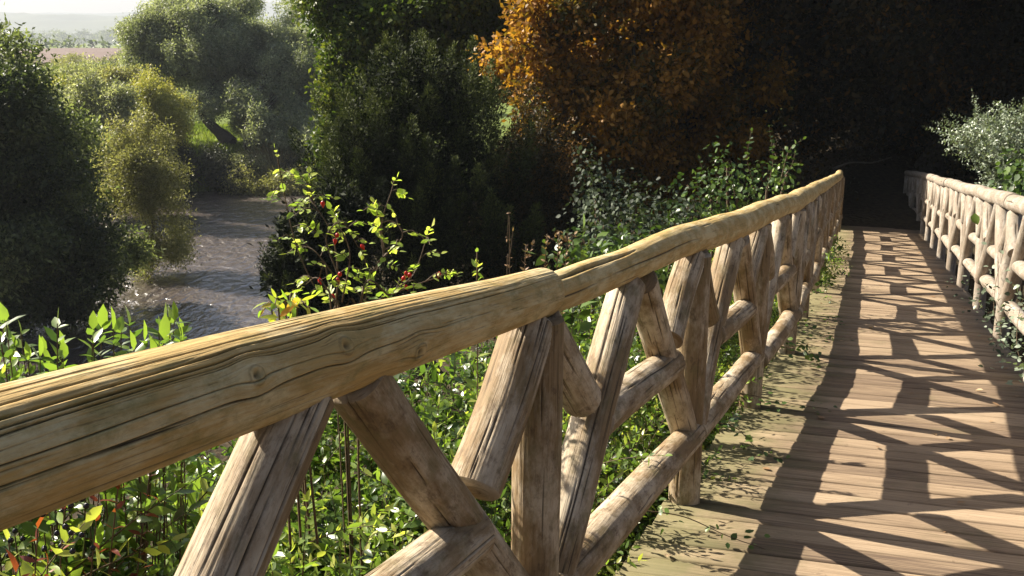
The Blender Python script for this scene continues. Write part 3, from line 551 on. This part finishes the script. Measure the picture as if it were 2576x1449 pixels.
ob = np.concatenate([lumps((*at(1060, 100, 30)[:2], 11.0), (3.0, 3.0, 3.4), 34, .27, 31), np.array([blob(835, 200, 28, .38, .6), blob(845, 290, 28, .35, .7), blob(825, 380, 28, .32, .5), blob(870, 330, 28, .35, .6), blob(920, 120, 29, .9, .8), blob(900, 60, 29, .9, .8), blob(815, 430, 28, .3, .35), blob(1150, 40, 29, 1.1, 1.0), blob(1230, 180, 29, .7, .8), blob(960, 170, 28, .8, .8)])])
tree('oak_tree', bp(1080, 31), ob, LM['oak'], 24000, 9, .14, .6, 32, 'green oak with glinting leaves above and left of the yew', 'tree', trunk=.4, nl=14, tw=.28, sig=.11, shell=.25, btint=.12, fr=(9, .38, .8))
orb = np.concatenate([lumps((*at(1590, 90, 25)[:2], 10.6), (2.5, 2.6, 3.6), 40, .24, 33, .85), np.array([blob(1375, 120, 24, .6, .8), blob(1370, 220, 24, .55, .5), blob(1350, 320, 24, .35, .25), blob(1400, 340, 24, .6, .35), blob(1420, 400, 24.2, .35, .22), blob(1390, 60, 24, .8, .8), blob(1430, 240, 24, .7, .6), blob(1560, 330, 24.5, .8, .6), blob(1600, 250, 24.2, .7, .7), blob(1560, 450, 25, .7, .6), blob(1640, 400, 25, .7, .7), blob(1680, 150, 24.3, .8, .6), blob(1640, 40, 24.2, .8, .7), blob(1760, 260, 25.5, .9, .6), blob(1800, 90, 25.5, 1.0, .8), blob(1720, 420, 25.5, .8, .6), blob(1600, 500, 25.8, .7, .5), blob(1880, 200, 26, .9, .6), blob(1850, 360, 26, .8, .5)])])
tree('orange_beech', bp(1640, 26.5), orb, LM['orange'], 24000, 8, .15, .6, 34, 'orange autumn beech with sunlit left side above the handrail', 'tree', trunk=.35, nl=16, tmat=darkbark, tw=.32, sig=.10, shell=.25, droop=.35, up=-.1, btint=.14, fr=(10, .42, .55, .6, 1.35))
#DARKWOOD
dw = [((14.2, 24.2), (9.0, 25.0, 16.0), (6.2, 5.5, 4.0), 'very tall dark tree added out of view to shade the wood at the bridge end', 41, .45), ((6.5, 29), (6.8, 28.5, 10.5), (4.2, 3.2, 5.6), 'dark brown beech straight behind the bridge end', 42, .35), ((11.5, 27.5), (11.5, 28, 10.5), (3.8, 3.4, 5.6), 'black shaded tree right of the path end', 43, .35), ((14.0, 25.5), (16.5, 26.0, 11), (3.8, 3.6, 5.0), 'dark tree with bare trunk in the upper right corner', 44, .32), ((4.6, 31), (3.6, 31, 12), (3.6, 3, 5), 'dark tree behind the orange beech', 45, .35), ((16.5, 19.5), (17.5, 20.5, 12.5), (3.4, 4.2, 5.0), 'dark tree behind the silver shrub', 46, .35), ((20, 30), (19.5, 31, 12), (4, 4, 6), 'far dark tree at the right edge of the wood', 47, .35), ((12.5, 22.5), (13, 22, 18), (6.0, 5, 4.0), 'high dark crown added out of view to shade the right side of the path', 48, .4), ((9.5, 33), (10, 33.5, 13), (5, 3, 6), 'tall black tree deepest in the wood', 49, .35)]  # the high roofing crowns are added above the view to block sun and sky
for (bx, c, r3, lb, sd_, tr) in dw:
    bl = lumps(c, r3, 34, .30, sd_)
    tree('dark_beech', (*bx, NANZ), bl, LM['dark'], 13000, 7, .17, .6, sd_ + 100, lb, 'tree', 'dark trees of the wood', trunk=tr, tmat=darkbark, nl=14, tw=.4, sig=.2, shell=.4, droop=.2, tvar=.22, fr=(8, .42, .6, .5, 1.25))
# undergrowth of the wood floor and slope
rg = np.random.default_rng(15); bl = []
for k in range(130):
    a = rg.uniform(0, 22); b_ = rg.uniform(21.5, 38); l_ = a * LAT[0] + b_ * LAT[1]
    if -1.6 < l_ < 2.2 and b_ < 29: continue
    h_ = rg.uniform(.5, 1.5); bl.append([a, b_, float(ground(a, b_)) + h_ * .4, h_, h_, h_ * .8])
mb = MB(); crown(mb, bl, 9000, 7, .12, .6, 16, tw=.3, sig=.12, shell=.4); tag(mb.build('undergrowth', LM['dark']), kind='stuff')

rg = np.random.default_rng(17); n = 70000; s_ = rg.uniform(-2, 21, n); o_ = .15 + 7.5 * rg.uniform(0, 1, n)**1.3; lq = np.array([left(v) for v in s_]) - o_; gx_ = s_ * D1H[0] + lq * LAT[0]; gy_ = s_ * D1H[1] + lq * LAT[1]
hh = np.maximum(.05, .38 + .45 * fbm(gx_ * .9, gy_ * .9, 6)); gz_ = ground(gx_, gy_) + hh * rg.uniform(.3, 1, n); mb = MB()
leafquads(mb, np.stack([gx_, gy_, gz_], -1), rg.normal(size=(n, 3)) * X3(1, 1, .6), .06, .6, rg, np.clip(.45 + .2 * fbm(gx_ * 2, gy_ * 2, 2) + rg.normal(size=n) * .15, 0, 1)); tag(mb.build('ground_cover', LM['cover']), kind='stuff')
# fallen branch across the far end
th = thing('fallen_branch', br(24.5, .2, .5), 'bare fallen branch lying at the shaded bridge end', 'branch'); mb = MB()
tube(mb, bez([br(24.5, -.75, 1.20), br(24.5, -.35, 1.36), br(24.4, .1, 1.38), br(24.3, .5, 1.52)], 5), np.linspace(.035, .012, 16), 6); tube(mb, bez([br(24.5, -.5, 1.3), br(24.7, -.6, .9), br(24.9, -.7, .2)], 5), np.linspace(.03, .012, 11), 6)
mb.build('branch', darkbark, th, smooth=True, loc=X3(*th.location))


M['berry'] = plain('black_berry', (.008, .007, .012), .25)
M['hip'] = plain('red_hip', (.38, .018, .012), .25)
LM['red2'] = leafmat('orange_sprig_leaf', [(0, (.30, .10, .02)), (.5, (.42, .20, .03)), (.8, (.34, .33, .05)), (1, (.20, .30, .04))], .35, .4, .5)
# ------------------------------------------------------------------ plants beside the bridge
def shoot(tw, lf, pts, r, spacing, size, asp, rg, tint, whorl=2, start=.1, curl=.25, spread=.85, tvar=.16, upn=.6):
    """a stem with leaves in opposite pairs: tube into tw, leaves into lf"""
    pl = bez(pts, 6); tube(tw, pl, np.linspace(r, r * .35, len(pl)), 5, .5)
    seg = np.linalg.norm(np.diff(pl, axis=0), axis=1); cum = np.concatenate([[0], np.cumsum(seg)]); Ln = cum[-1]
    d = np.arange(start * Ln, Ln + 1e-6, spacing); n = len(d)
    if n == 0: return
    q = np.stack([np.interp(d, cum, pl[:, k]) for k in range(3)], -1); T = unit(np.stack([np.interp(d, cum, np.gradient(pl, axis=0)[:, k]) for k in range(3)], -1))
    ph = np.arange(n) * 1.57 + rg.uniform(0, 6); a = unit(np.cross(T, X3(.3, .1, .95) + rg.normal(size=(n, 3)) * .1)); b_ = np.cross(T, a)
    for w in range(whorl):
        th = ph + w * 2 * pi / whorl + rg.normal(size=n) * .35; o_ = np.cos(th)[:, None] * a + np.sin(th)[:, None] * b_
        Dd = unit(T * .55 + o_ * spread + rg.normal(size=(n, 3)) * .22); Nn = unit(T * .4 + X3(0, 0, upn) + rg.normal(size=(n, 3)) * .55)
        sz = size * (.55 + .45 * np.minimum(1, (Ln - d + .02) / (.25 * Ln + .02)))[:, None]
        leaf_fine(lf, q, Dd, Nn, sz[:, 0], asp, rg, np.clip(tint + rg.normal(size=n) * tvar, 0, 1), curl)
    leaf_fine(lf, pl[-1:], unit(T[-1:]), unit(X3(.5, 0, 1) + rg.normal(size=(1, 3)) * .4), size * .7, asp, rg, np.clip(tint + .2, 0, 1), curl)
def shrub(name, base, top, rad, nst, ntw, size, asp, spacing, mat, seed, label, cat='shrub', group=None, tlen=.28, low=.35, tint=.5, tmat=None, curl=.25, flat=.35, parts=None, ell=1.0):
    """stems fan out from the base, end under a dome at height `top`, side twigs carry paired leaves"""
    rg = np.random.default_rng(seed); base = X3(*base); H = top - base[2]; th = thing(name, base, label, cat, group); tw, lf = MB(), MB()
    for k in range(nst):
        a = rg.uniform(0, 2 * pi); f = math.sqrt(rg.uniform(0, 1)); ex = X3(math.cos(a), math.sin(a) , 0) * rad * f; ex = D1 * (ex[1] * ell) + LAT * ex[0]; ex[2] = 0
        tip = base + ex + X3(0, 0, H - min(H, 1.3) * (flat * f * f + rg.uniform(0, .22))); m1 = base + ex * .25 + X3(0, 0, H * .35); m2 = base + ex * .75 + X3(0, 0, H * .68) + X3(*rg.normal(size=3)) * .05
        pts = [base + ex * .08, m1, m2, tip]; tn = tint + rg.normal() * .13
        pl = bez(pts, 8); shoot(tw, lf, pts, .0021 * (1 + H * .2), spacing * 1.3, size, asp, rg, tn, start=.5, curl=curl)
        for t in range(ntw):
            q = pl[int(rg.uniform(low, .97) * (len(pl) - 1))]; d = unit(rg.normal(size=3) * X3(1, 1, .5) + unit(ex + .01) * .5 + X3(0, 0, .45)); l_ = tlen * rg.uniform(.5, 1.25)
            shoot(tw, lf, [q, q + d * l_ * .5 + X3(0, 0, .02), q + d * l_ + X3(0, 0, .05 * l_)], .0024, spacing, size, asp, rg, tn + rg.normal() * .10, curl=curl)
    tw.build('stem', tmat or twigm, th, smooth=True, loc=base); lf.build('foliage', mat, th, smooth=True, loc=base)
    return th
def side(s, off, h=0.0): return br(s, left(s) - off, h)
def gbase(p): return X3(p[0], p[1], float(ground(p[0], p[1])) - .05)
# privet hedge outside the left railing
hedge = [(.75, .95, .78, .60, 22, 12, .060, 'privet bush with reddening shoots at the lower left corner'), (1.55, 1.00, .93, .55, 24, 13, .062, 'glossy privet bush standing above the handrail before the river'), (1.35, .62, .18, .40, 16, 11, .052, 'low privet under the first sloping brace'), (2.35, 1.00, .52, .60, 24, 13, .052, 'bright privet bush seen between the first pair of braces'), (3.05, .62, .55, .45, 22, 12, .050, 'small leaved privet behind the second lattice panel'), (3.6, 1.25, .78, .70, 26, 13, .056, 'dense privet bush behind the second post'), (3.45, .34, .50, .28, 12, 10, .042, 'small privet tuft pressed against the lower rail by the second post'), (4.45, .36, .62, .34, 14, 11, .042, 'privet sprays poking through the third lattice panel'), (5.35, .38, .58, .34, 14, 11, .042, 'privet tuft leaning on the third post from outside'), (4.7, .75, .62, .60, 24, 12, .052, 'leafy privet seen through the third lattice panel'), (5.9, .95, .72, .80, 26, 12, .054, 'privet bush behind the third upright post'), (7.4, .85, .70, .85, 26, 12, .046, 'privet bush half way along the left railing'), (9.4, .95, .75, 1.0, 28, 12, .05, 'privet bush beyond the middle of the left railing'), (11.8, 1.0, .72, 1.2, 30, 12, .052, 'privet bush near the far part of the left railing'), (14.5, 1.0, .75, 1.3, 30, 12, .055, 'last privet bush before the wood along the left railing')]
for k, (s, off, h, rad, nst, ntw, sz, lb) in enumerate(hedge):
    p = side(s, off); b_ = gbase(p); th = shrub('privet_bush', b_, p[2] + h, rad, int(nst * 1.7), int(ntw * 1.5), sz, .40 if k < 4 else .46, .030 if k < 6 else .038, LM['privet'], 300 + k, lb, group='privet bushes along the left railing', tlen=.30, low=max(.3, 1 - 1.35 / (p[2] + h - b_[2])), tint=.50 + (.08 if k % 3 == 0 else 0), ell=1.25)
    rg = np.random.default_rng(900 + k)
    if k == 0:                     # red shoots and black berries in the first bush
        lf, tw = MB(), MB()
        for (px, py, d, ht) in [(95, 1330, 1.62, .30), (165, 1250, 1.7, .28), (250, 1230, 1.75, .25), (120, 1420, 1.6, .22), (300, 1200, 1.8, .22), (380, 1165, 1.85, .2), (40, 1440, 1.55, .2)]:
            q = at(px, py, d); shoot(tw, lf, [b_ + (q - b_) * .3, b_ + (q - b_) * .75 + X3(.04, 0, 0), q], .004, .04, .045, .36, rg, .3, curl=.6, start=.90)
        lf.build('red_leaves', LM['red'], th, smooth=True, loc=b_); tw.build('red_shoot', twigm, th, smooth=True, loc=b_)
        for j in range(26):
            q = at(rg.uniform(5, 240), rg.uniform(1240, 1400), rg.uniform(1.5, 1.8)); mb = MB(); zz = np.linspace(-1, 1, 7); rr_ = np.sqrt(np.maximum(1 - zz**2, .02)); tube(mb, q + np.outer(zz, X3(0, 0, .0055)), rr_ * .0055, 8); mb.build('berry', M['berry'], th, smooth=True, loc=q)
    if k == 1:
        lf, tw = MB(), MB()
        for j in range(44):
            q = at(rg.uniform(-40, 480), rg.uniform(805, 950), rg.uniform(1.9, 2.5)); shoot(tw, lf, [b_ + (q - b_) * .4, b_ + (q - b_) * .8 + X3(rg.uniform(-.05, .05), 0, 0), q], .0035, .03, .066, .46, rg, .60, curl=.3, start=.86)
        lf.build('young_leaves', LM['privet'], th, smooth=True, loc=b_); tw.build('young_shoot', twigm, th, smooth=True, loc=b_)
# orange leaved sprig and lower slope shrubs
p = at(715, 790, 2.55); th = thing('spindle_sprig', gbase(p), 'short sprig with orange and yellow leaves just above the handrail', 'shrub'); tw, lf = MB(), MB(); rg = np.random.default_rng(77)
for (px, py) in [(660, 780), (690, 765), (725, 755), (755, 765), (780, 772), (745, 745)]:
    q = at(px, py, rg.uniform(2.4, 2.7)); shoot(tw, lf, [X3(*th.location) + (q - X3(*th.location)) * .82, (q + at(715, 840, 2.55)) / 2, q], .004, .035, .055, .34, rg, .85, start=.75, curl=.3)
lf.build('foliage', LM['red2'], th, smooth=True, loc=X3(*th.location)); tw.build('stem', twigm, th, smooth=True, loc=X3(*th.location))
# wild rose: arching stems, pinnate leaves, hips
p = at(860, 800, 2.75); rb = thing('wild_rose', gbase(p), 'wild rose with pale green leaflets and red hips above the handrail', 'rose bush'); rl = X3(*rb.location); tw, lf = MB(), MB(); rg = np.random.default_rng(51)
def pinnate(q, d, ln, n=3, sz=.032, tint=.55):
    d = unit(d); end = q + d * ln + X3(0, 0, -.15 * ln); tube(tw, bez([q, q + d * ln * .5 + X3(0, 0, .01), end], 3), .0012, 4)
    sd_ = unit(np.cross(d, X3(*rg.normal(size=3)) * .5 + X3(0, 0, 1))); P_, D_ = [], []
    for i in range(n):
        f = .35 + .55 * i / n; c_ = q + d * ln * f
        for sg in (1, -1): P_.append(c_); D_.append(d * .5 + sd_ * sg)
    P_.append(end); D_.append(d); k = len(P_)
    leaf_fine(lf, np.array(P_), np.array(D_), unit(X3(0, 0, 1) + rg.normal(size=(k, 3)) * .45), sz, .62, rg, np.clip(tint + rg.normal(size=k) * .18, 0, 1), .15, .3)
stems = [[(860, 900), (845, 780), (850, 690), (835, 590), (795, 520)], [(850, 690), (820, 600), (860, 560), (900, 620)], [(870, 900), (905, 770), (925, 700), (965, 640), (960, 560), (985, 480)], [(950, 660), (1010, 600), (1000, 560)], [(965, 640), (955, 570), (948, 540)], [(900, 850), (985, 740), (1040, 690), (1072, 605)], [(985, 740), (1050, 715), (1110, 695)], [(835, 800), (790, 720), (740, 600), (700, 410)], [(845, 760), (800, 700), (770, 715)], [(795, 520), (780, 500), (778, 470)], [(845, 700), (800, 640), (775, 620)], [(985, 740), (930, 760), (905, 745)], [(860, 760), (880, 640), (850, 560)]]
for si, st in enumerate(stems):
    d0 = 2.75 + rg.uniform(-.08, .10); pts = [at(x, y, d0 + i * .02) for i, (x, y) in enumerate(st)]
    if si in (0, 2, 5, 7): pts = [rl + (pts[0] - rl) * .5] + pts
    pl = bez(pts, 7); tube(tw, pl, np.linspace(.0042 if si in (0, 2, 5) else .0028, .0014, len(pl)), 5)
    lo = int(len(pl) * (.35 if len(st) > 3 else .25)); step = 3 if si != 7 else 1
    for k in range(lo if si != 7 else int(len(pl) * .78), len(pl), step):
        dd = X3(*rg.normal(size=3)) * X3(1, .7, .5) + X3(0, 0, .25); pinnate(pl[k], dd, rg.uniform(.045, .075), rg.integers(2, 4), rg.uniform(.019, .030), .55 + rg.normal() * .1)
    pinnate(pl[-1], pl[-1] - pl[-3], .05, 2, .024, .75)
tw.build('stem', twigm, rb, smooth=True, loc=rl); lf.build('foliage', LM['rose'], rb, smooth=True, loc=rl)
for (px, py) in [(812, 512), (848, 592), (843, 606), (912, 620), (805, 706), (855, 690), (850, 705), (1022, 688), (1015, 700), (1030, 692), (1022, 722), (838, 745), (1105, 690)]:
    q = at(px, py, 2.78 + rg.uniform(-.04, .04)); zz = np.linspace(-1, 1, 9); mb = MB(); ax = unit(X3(*rg.normal(size=3)) * .35 + X3(0, 0, -1)); tube(mb, q + np.outer(zz, ax) * .0085, np.sqrt(np.maximum(1 - zz**2, .02)) * .0062, 9); tube(mb, [q + ax * .008, q + ax * .013], [.003, .0008], 5); mb.build('hip', M['hip'], rb, smooth=True, loc=q)
# single tall shoots and dry stalks over the rail
def sprig(name, pix, d, mat, sz, asp, spc, tint, label, seed, cat='plant', down=1.6, curl=.2):
    rg = np.random.default_rng(seed); b_ = gbase(at(*pix[0][0], d)); th = thing(name, b_, label, cat); tw, lf = MB(), MB()
    for st in pix:
        pts = [at(x, y, d + rg.uniform(-.03, .03)) for x, y in st]; pts = [b_ + (pts[0] - b_) * .4] + pts; shoot(tw, lf, pts, .0026, spc, sz, asp, rg, tint, start=.72, curl=curl)
    tw.build('stem', twigm, th, smooth=True, loc=b_); lf.build('foliage', mat, th, smooth=True, loc=b_); return th
sprig('shoot', [[(1200, 760), (1202, 700), (1200, 668)]], 3.1, LM['privet'], .05, .42, .05, .8, 'single bright green upright leaf shoot just over the handrail', 1, down=1)
sprig('dry_stalk', [[(1275, 760), (1282, 660), (1290, 582)], [(1282, 640), (1275, 600)]], 4.2, LM['litter'], .025, .5, .12, .4, 'thin bare dry stalk in front of the black yew shade', 2)
sprig('dry_weed', [[(1320, 720), (1330, 650), (1340, 615)], [(1370, 700), (1380, 620), (1400, 590)], [(1420, 700), (1430, 620), (1445, 590)], [(1400, 690), (1410, 620), (1420, 600)]], 4.6, LM['litter'], .035, .5, .03, .45, 'withered brown weed stalks behind the handrail joint', 3)
sprig('broad_leaf_weed', [[(1460, 700), (1470, 620), (1468, 575)], [(1440, 700), (1450, 640), (1500, 600)], [(1410, 690), (1390, 650), (1350, 640)]], 5.0, LM['ivy'], .10, .62, .06, .55, 'broad leaved weed with grey shining leaves behind the handrail', 4)
# ivy growing up behind the railing
def ivy(name, blobs, n, per, leaf, mat, seed, label, shoots=(), d=9.0, cat='ivy', group=None, spc=.05, **kw):
    blobs = np.array(blobs); rg = np.random.default_rng(seed); c = blobs[:, :3].mean(0); b_ = gbase(c); th = thing(name, b_, label, cat, group); lf, tw = MB(), MB()
    w = blobs[:, 3] * blobs[:, 5]; w = w / w.sum(); i = rg.choice(len(blobs), n, p=w); dd = unit(rg.normal(size=(n, 3))); q = blobs[i, :3] + dd * blobs[i, 3:] * (1 - .4 * np.abs(rg.normal(size=(n, 1))))
    k = np.repeat(np.arange(n), per); m_ = len(k); Q = q[k] + rg.normal(size=(m_, 3)) * .07; D_ = unit(dd[k] * .7 + rg.normal(size=(m_, 3)) * .6 - X3(0, 0, .5)); Nn = unit(dd[k] + X3(0, 0, .4) + rg.normal(size=(m_, 3)) * .4)
    leaf_fine(lf, Q, D_, Nn, leaf, .8, rg, np.clip(.5 + rg.normal(size=n)[k] * .15 + rg.normal(size=m_) * .14, 0, 1), .2, .2)
    for b in blobs: tube(tw, bez([b_, (b_ + b[:3]) / 2 + X3(*rg.normal(size=3)) * .15, b[:3]], 5), .012, 5)
    for st in shoots: shoot(tw, lf, [at(x, y, d) for x, y in st], .006, spc, leaf, .75, rg, .5, start=.0, spread=1.0, curl=.2)
    tw.build('stem', twigm, th, smooth=True, loc=b_); lf.build('foliage', mat, th, smooth=True, loc=b_); return th
ivy('ivy_thicket', [blob(1790, 500, 9, .35, .30), blob(1850, 480, 9.2, .35, .35), blob(1930, 470, 9.5, .30, .25), blob(1750, 530, 8.8, .25, .2), blob(1980, 440, 9.8, .15, .25), blob(1830, 420, 9.3, .15, .25), blob(1700, 560, 8.5, .3, .2)], 170, 5, .052, LM['ivy'], 61, 'bright ivy thicket climbing behind the left handrail', [[(1850, 500), (1835, 420), (1800, 400)], [(1900, 480), (1880, 400), (1890, 330)], [(1960, 460), (1990, 420), (2000, 385)], [(1760, 500), (1750, 440)], [(1930, 480), (1945, 400), (1935, 320)], [(1800, 480), (1770, 430), (1760, 400)], [(1965, 450), (1985, 380), (2020, 350)]], 9.2)
ivy('dull_ivy', [blob(1560, 600, 8, .35, .28), blob(1640, 560, 8.3, .35, .3), blob(1520, 560, 8.6, .28, .3), blob(1500, 500, 9, .22, .38), blob(1700, 560, 8.6, .3, .3), blob(1480, 430, 9.2, .12, .3), blob(1600, 520, 9, .35, .25), blob(1480, 640, 7.6, .3, .2)], 430, 5, .045, LM['greyivy'], 62, 'dull grey green ivy mound between orange beech and handrail')
ivy('ivy_bank', [blob(1580, 660, 6.8, .35, .2), blob(1500, 670, 6.2, .3, .16), blob(1660, 640, 7.2, .35, .2)], 260, 5, .045, LM['ivy'], 63, 'low ivy just behind the handrail under the dull ivy mound')
# silvery shrub behind the right railing
sb = gbase(at(2590, 450, 17.5))
shrub('silver_shrub', sb, at(2590, 235, 17.5)[2], 1.45, 70, 22, .062, .5, .055, LM['silver'], 64, 'silvery small leaved shrub behind the right railing', tlen=.5, low=.3, tint=.55, flat=.5)
ivy('bramble', [blob(2580, 480, 11, .35, .25), blob(2640, 440, 11, .4, .4), blob(2560, 430, 11.6, .25, .2)], 130, 4, .085, LM['ivy'], 65, 'larger leaved green bramble beside the right handrail')
# trailing ivy on deck and railings: small single plants
def trail(pts, n, leaf, mat, seed, label, group=None, name='ivy_trail', sig=.03):
    rg = np.random.default_rng(seed); pl = bez(pts, 8); th = thing(name, pl[0], label, 'ivy', group); tw, lf = MB(), MB(); tube(tw, pl, np.linspace(.003, .0012, len(pl)), 5)
    i = rg.integers(0, len(pl), n); Q = pl[i] + rg.normal(size=(n, 3)) * sig; leaf_fine(lf, Q, rg.normal(size=(n, 3)) * X3(1, 1, .4), unit(X3(-.3, 0, 1) + rg.normal(size=(n, 3)) * .5), leaf, .75, rg, np.clip(.6 + rg.normal(size=n) * .18, 0, 1), .2)
    tw.build('stem', twigm, th, smooth=True, loc=pl[0]); lf.build('foliage', mat, th, smooth=True, loc=pl[0])
for k, (s, l0, ln, n, lf_, lb) in enumerate([(4.9, .0, .30, 34, .04, 'ivy trail creeping on the deck edge by the second lower rail'), (5.6, .02, .42, 30, .036, 'thin leafy trail on the deck beside the third post'), (7.2, .02, .25, 46, .04, 'ivy tuft on the deck in front of the fourth post'), (8.2, .02, .38, 26, .04, 'ivy sprig lying on the planks past the fourth post'), (9.0, .0, .35, 24, .04, 'dark leafed trail on the planks before the fifth post'), (10.6, .0, .2, 30, .05, 'bright ivy tuft at the foot of the railing half way'), (15.5, .0, .3, 30, .055, 'bright ivy tuft at the far part of the left railing'), (3.55, .05, .35, 22, .034, 'ivy trail on the deck near the nearest full lower rail')]):
    rg = np.random.default_rng(k + 700); L0 = left(s) + l0; trail([br(s, L0 - .1, .12), br(s + .05, L0 + .05, .10), br(s + rg.uniform(-.2, .2), L0 + ln * .6, .05 + .12 * (k in (2, 5, 6))), br(s + rg.uniform(-.3, .3), L0 + ln, .02)], n, lf_, LM['ivy'], 500 + k, lb, 'ivy trails on the left deck edge')
for k, (s, h0, h1, n, lb) in enumerate([(7.6, .05, .75, 90, 'grey leafed trail tangled on the nearest right railing panel'), (8.4, .0, .55, 110, 'grey leafed trail hanging at the foot of the right railing'), (9.0, .1, .85, 70, 'thin leafy trail climbing the right railing by the deck corner'), (10.0, .05, .35, 50, 'small leafy tuft at the base of the right railing'), (7.0, .0, .9, 90, 'leafy trail at the right edge of the view on the railing'), (11.5, .0, .2, 26, 'small green sprig low on the right railing')]):
    R0 = right(s) - .06; trail([br(s, R0 + .15, h0), br(s - .1, R0 - .02, h0 + .1), br(s + .15, R0 - .02, (h0 + h1) / 2), br(s - .05, R0 + .0, h1)], n, .042, LM['silver'] if k % 2 == 0 else LM['greyivy'], 520 + k, lb, 'ivy trails on the right railing', sig=.08)
ivy_leaf_mb = MB(); rg = np.random.default_rng(4); q = br(11.3, right(11.3) - .09, .95); leaf_fine(ivy_leaf_mb, q[None], X3(.3, 0, -1)[None], unit(X3(-1, -.6, .3))[None], .11, .85, rg, np.array([.8]), .1)
tag(ivy_leaf_mb.build('ivy_leaf', LM['ivy'], smooth=True, loc=q), 'single bright green leaf hanging in front of the right railing', 'leaf')
# fallen leaves on the planks
src = []
for v in range(5):
    mb = MB(); rg = np.random.default_rng(800 + v); leaf_fine(mb, X3(0, 0, .006)[None], X3(1, .2, .12)[None], X3(0, 0, 1)[None], .055, .65, rg, np.array([.2 + .15 * v]), -.3, .5); src.append(mb.build('fallen_leaf', LM['litter'], smooth=True))
rg = np.random.default_rng(33); first = set(); spots = [(9.05, .13, 1.6)] + [(rg.uniform(2.8, 18), None, rg.uniform(.3, .95)) for _ in range(95)]
for k, (s, l, sc) in enumerate(spots):
    f = rg.beta(.5, .5); l = (left(s) + .08) + f * (right(s) - left(s) - .2) if l is None else l; v = 4 if k == 0 else k % 5
    o = src[v] if v not in first else src[v].copy()
    if v in first: COL.objects.link(o)
    first.add(v); o.location = br(s, l, .003); o.rotation_euler = (R(rg.uniform(-10, 10)), R(rg.uniform(2, 9)), rg.uniform(0, 6.28)); o.scale = (sc, sc, sc)
    tag(o, 'pale curled dead leaf on the planks beside the long shadow' if k == 0 else 'small brown dead leaf lying on the deck planks', 'leaf', 'fallen leaves on the deck')
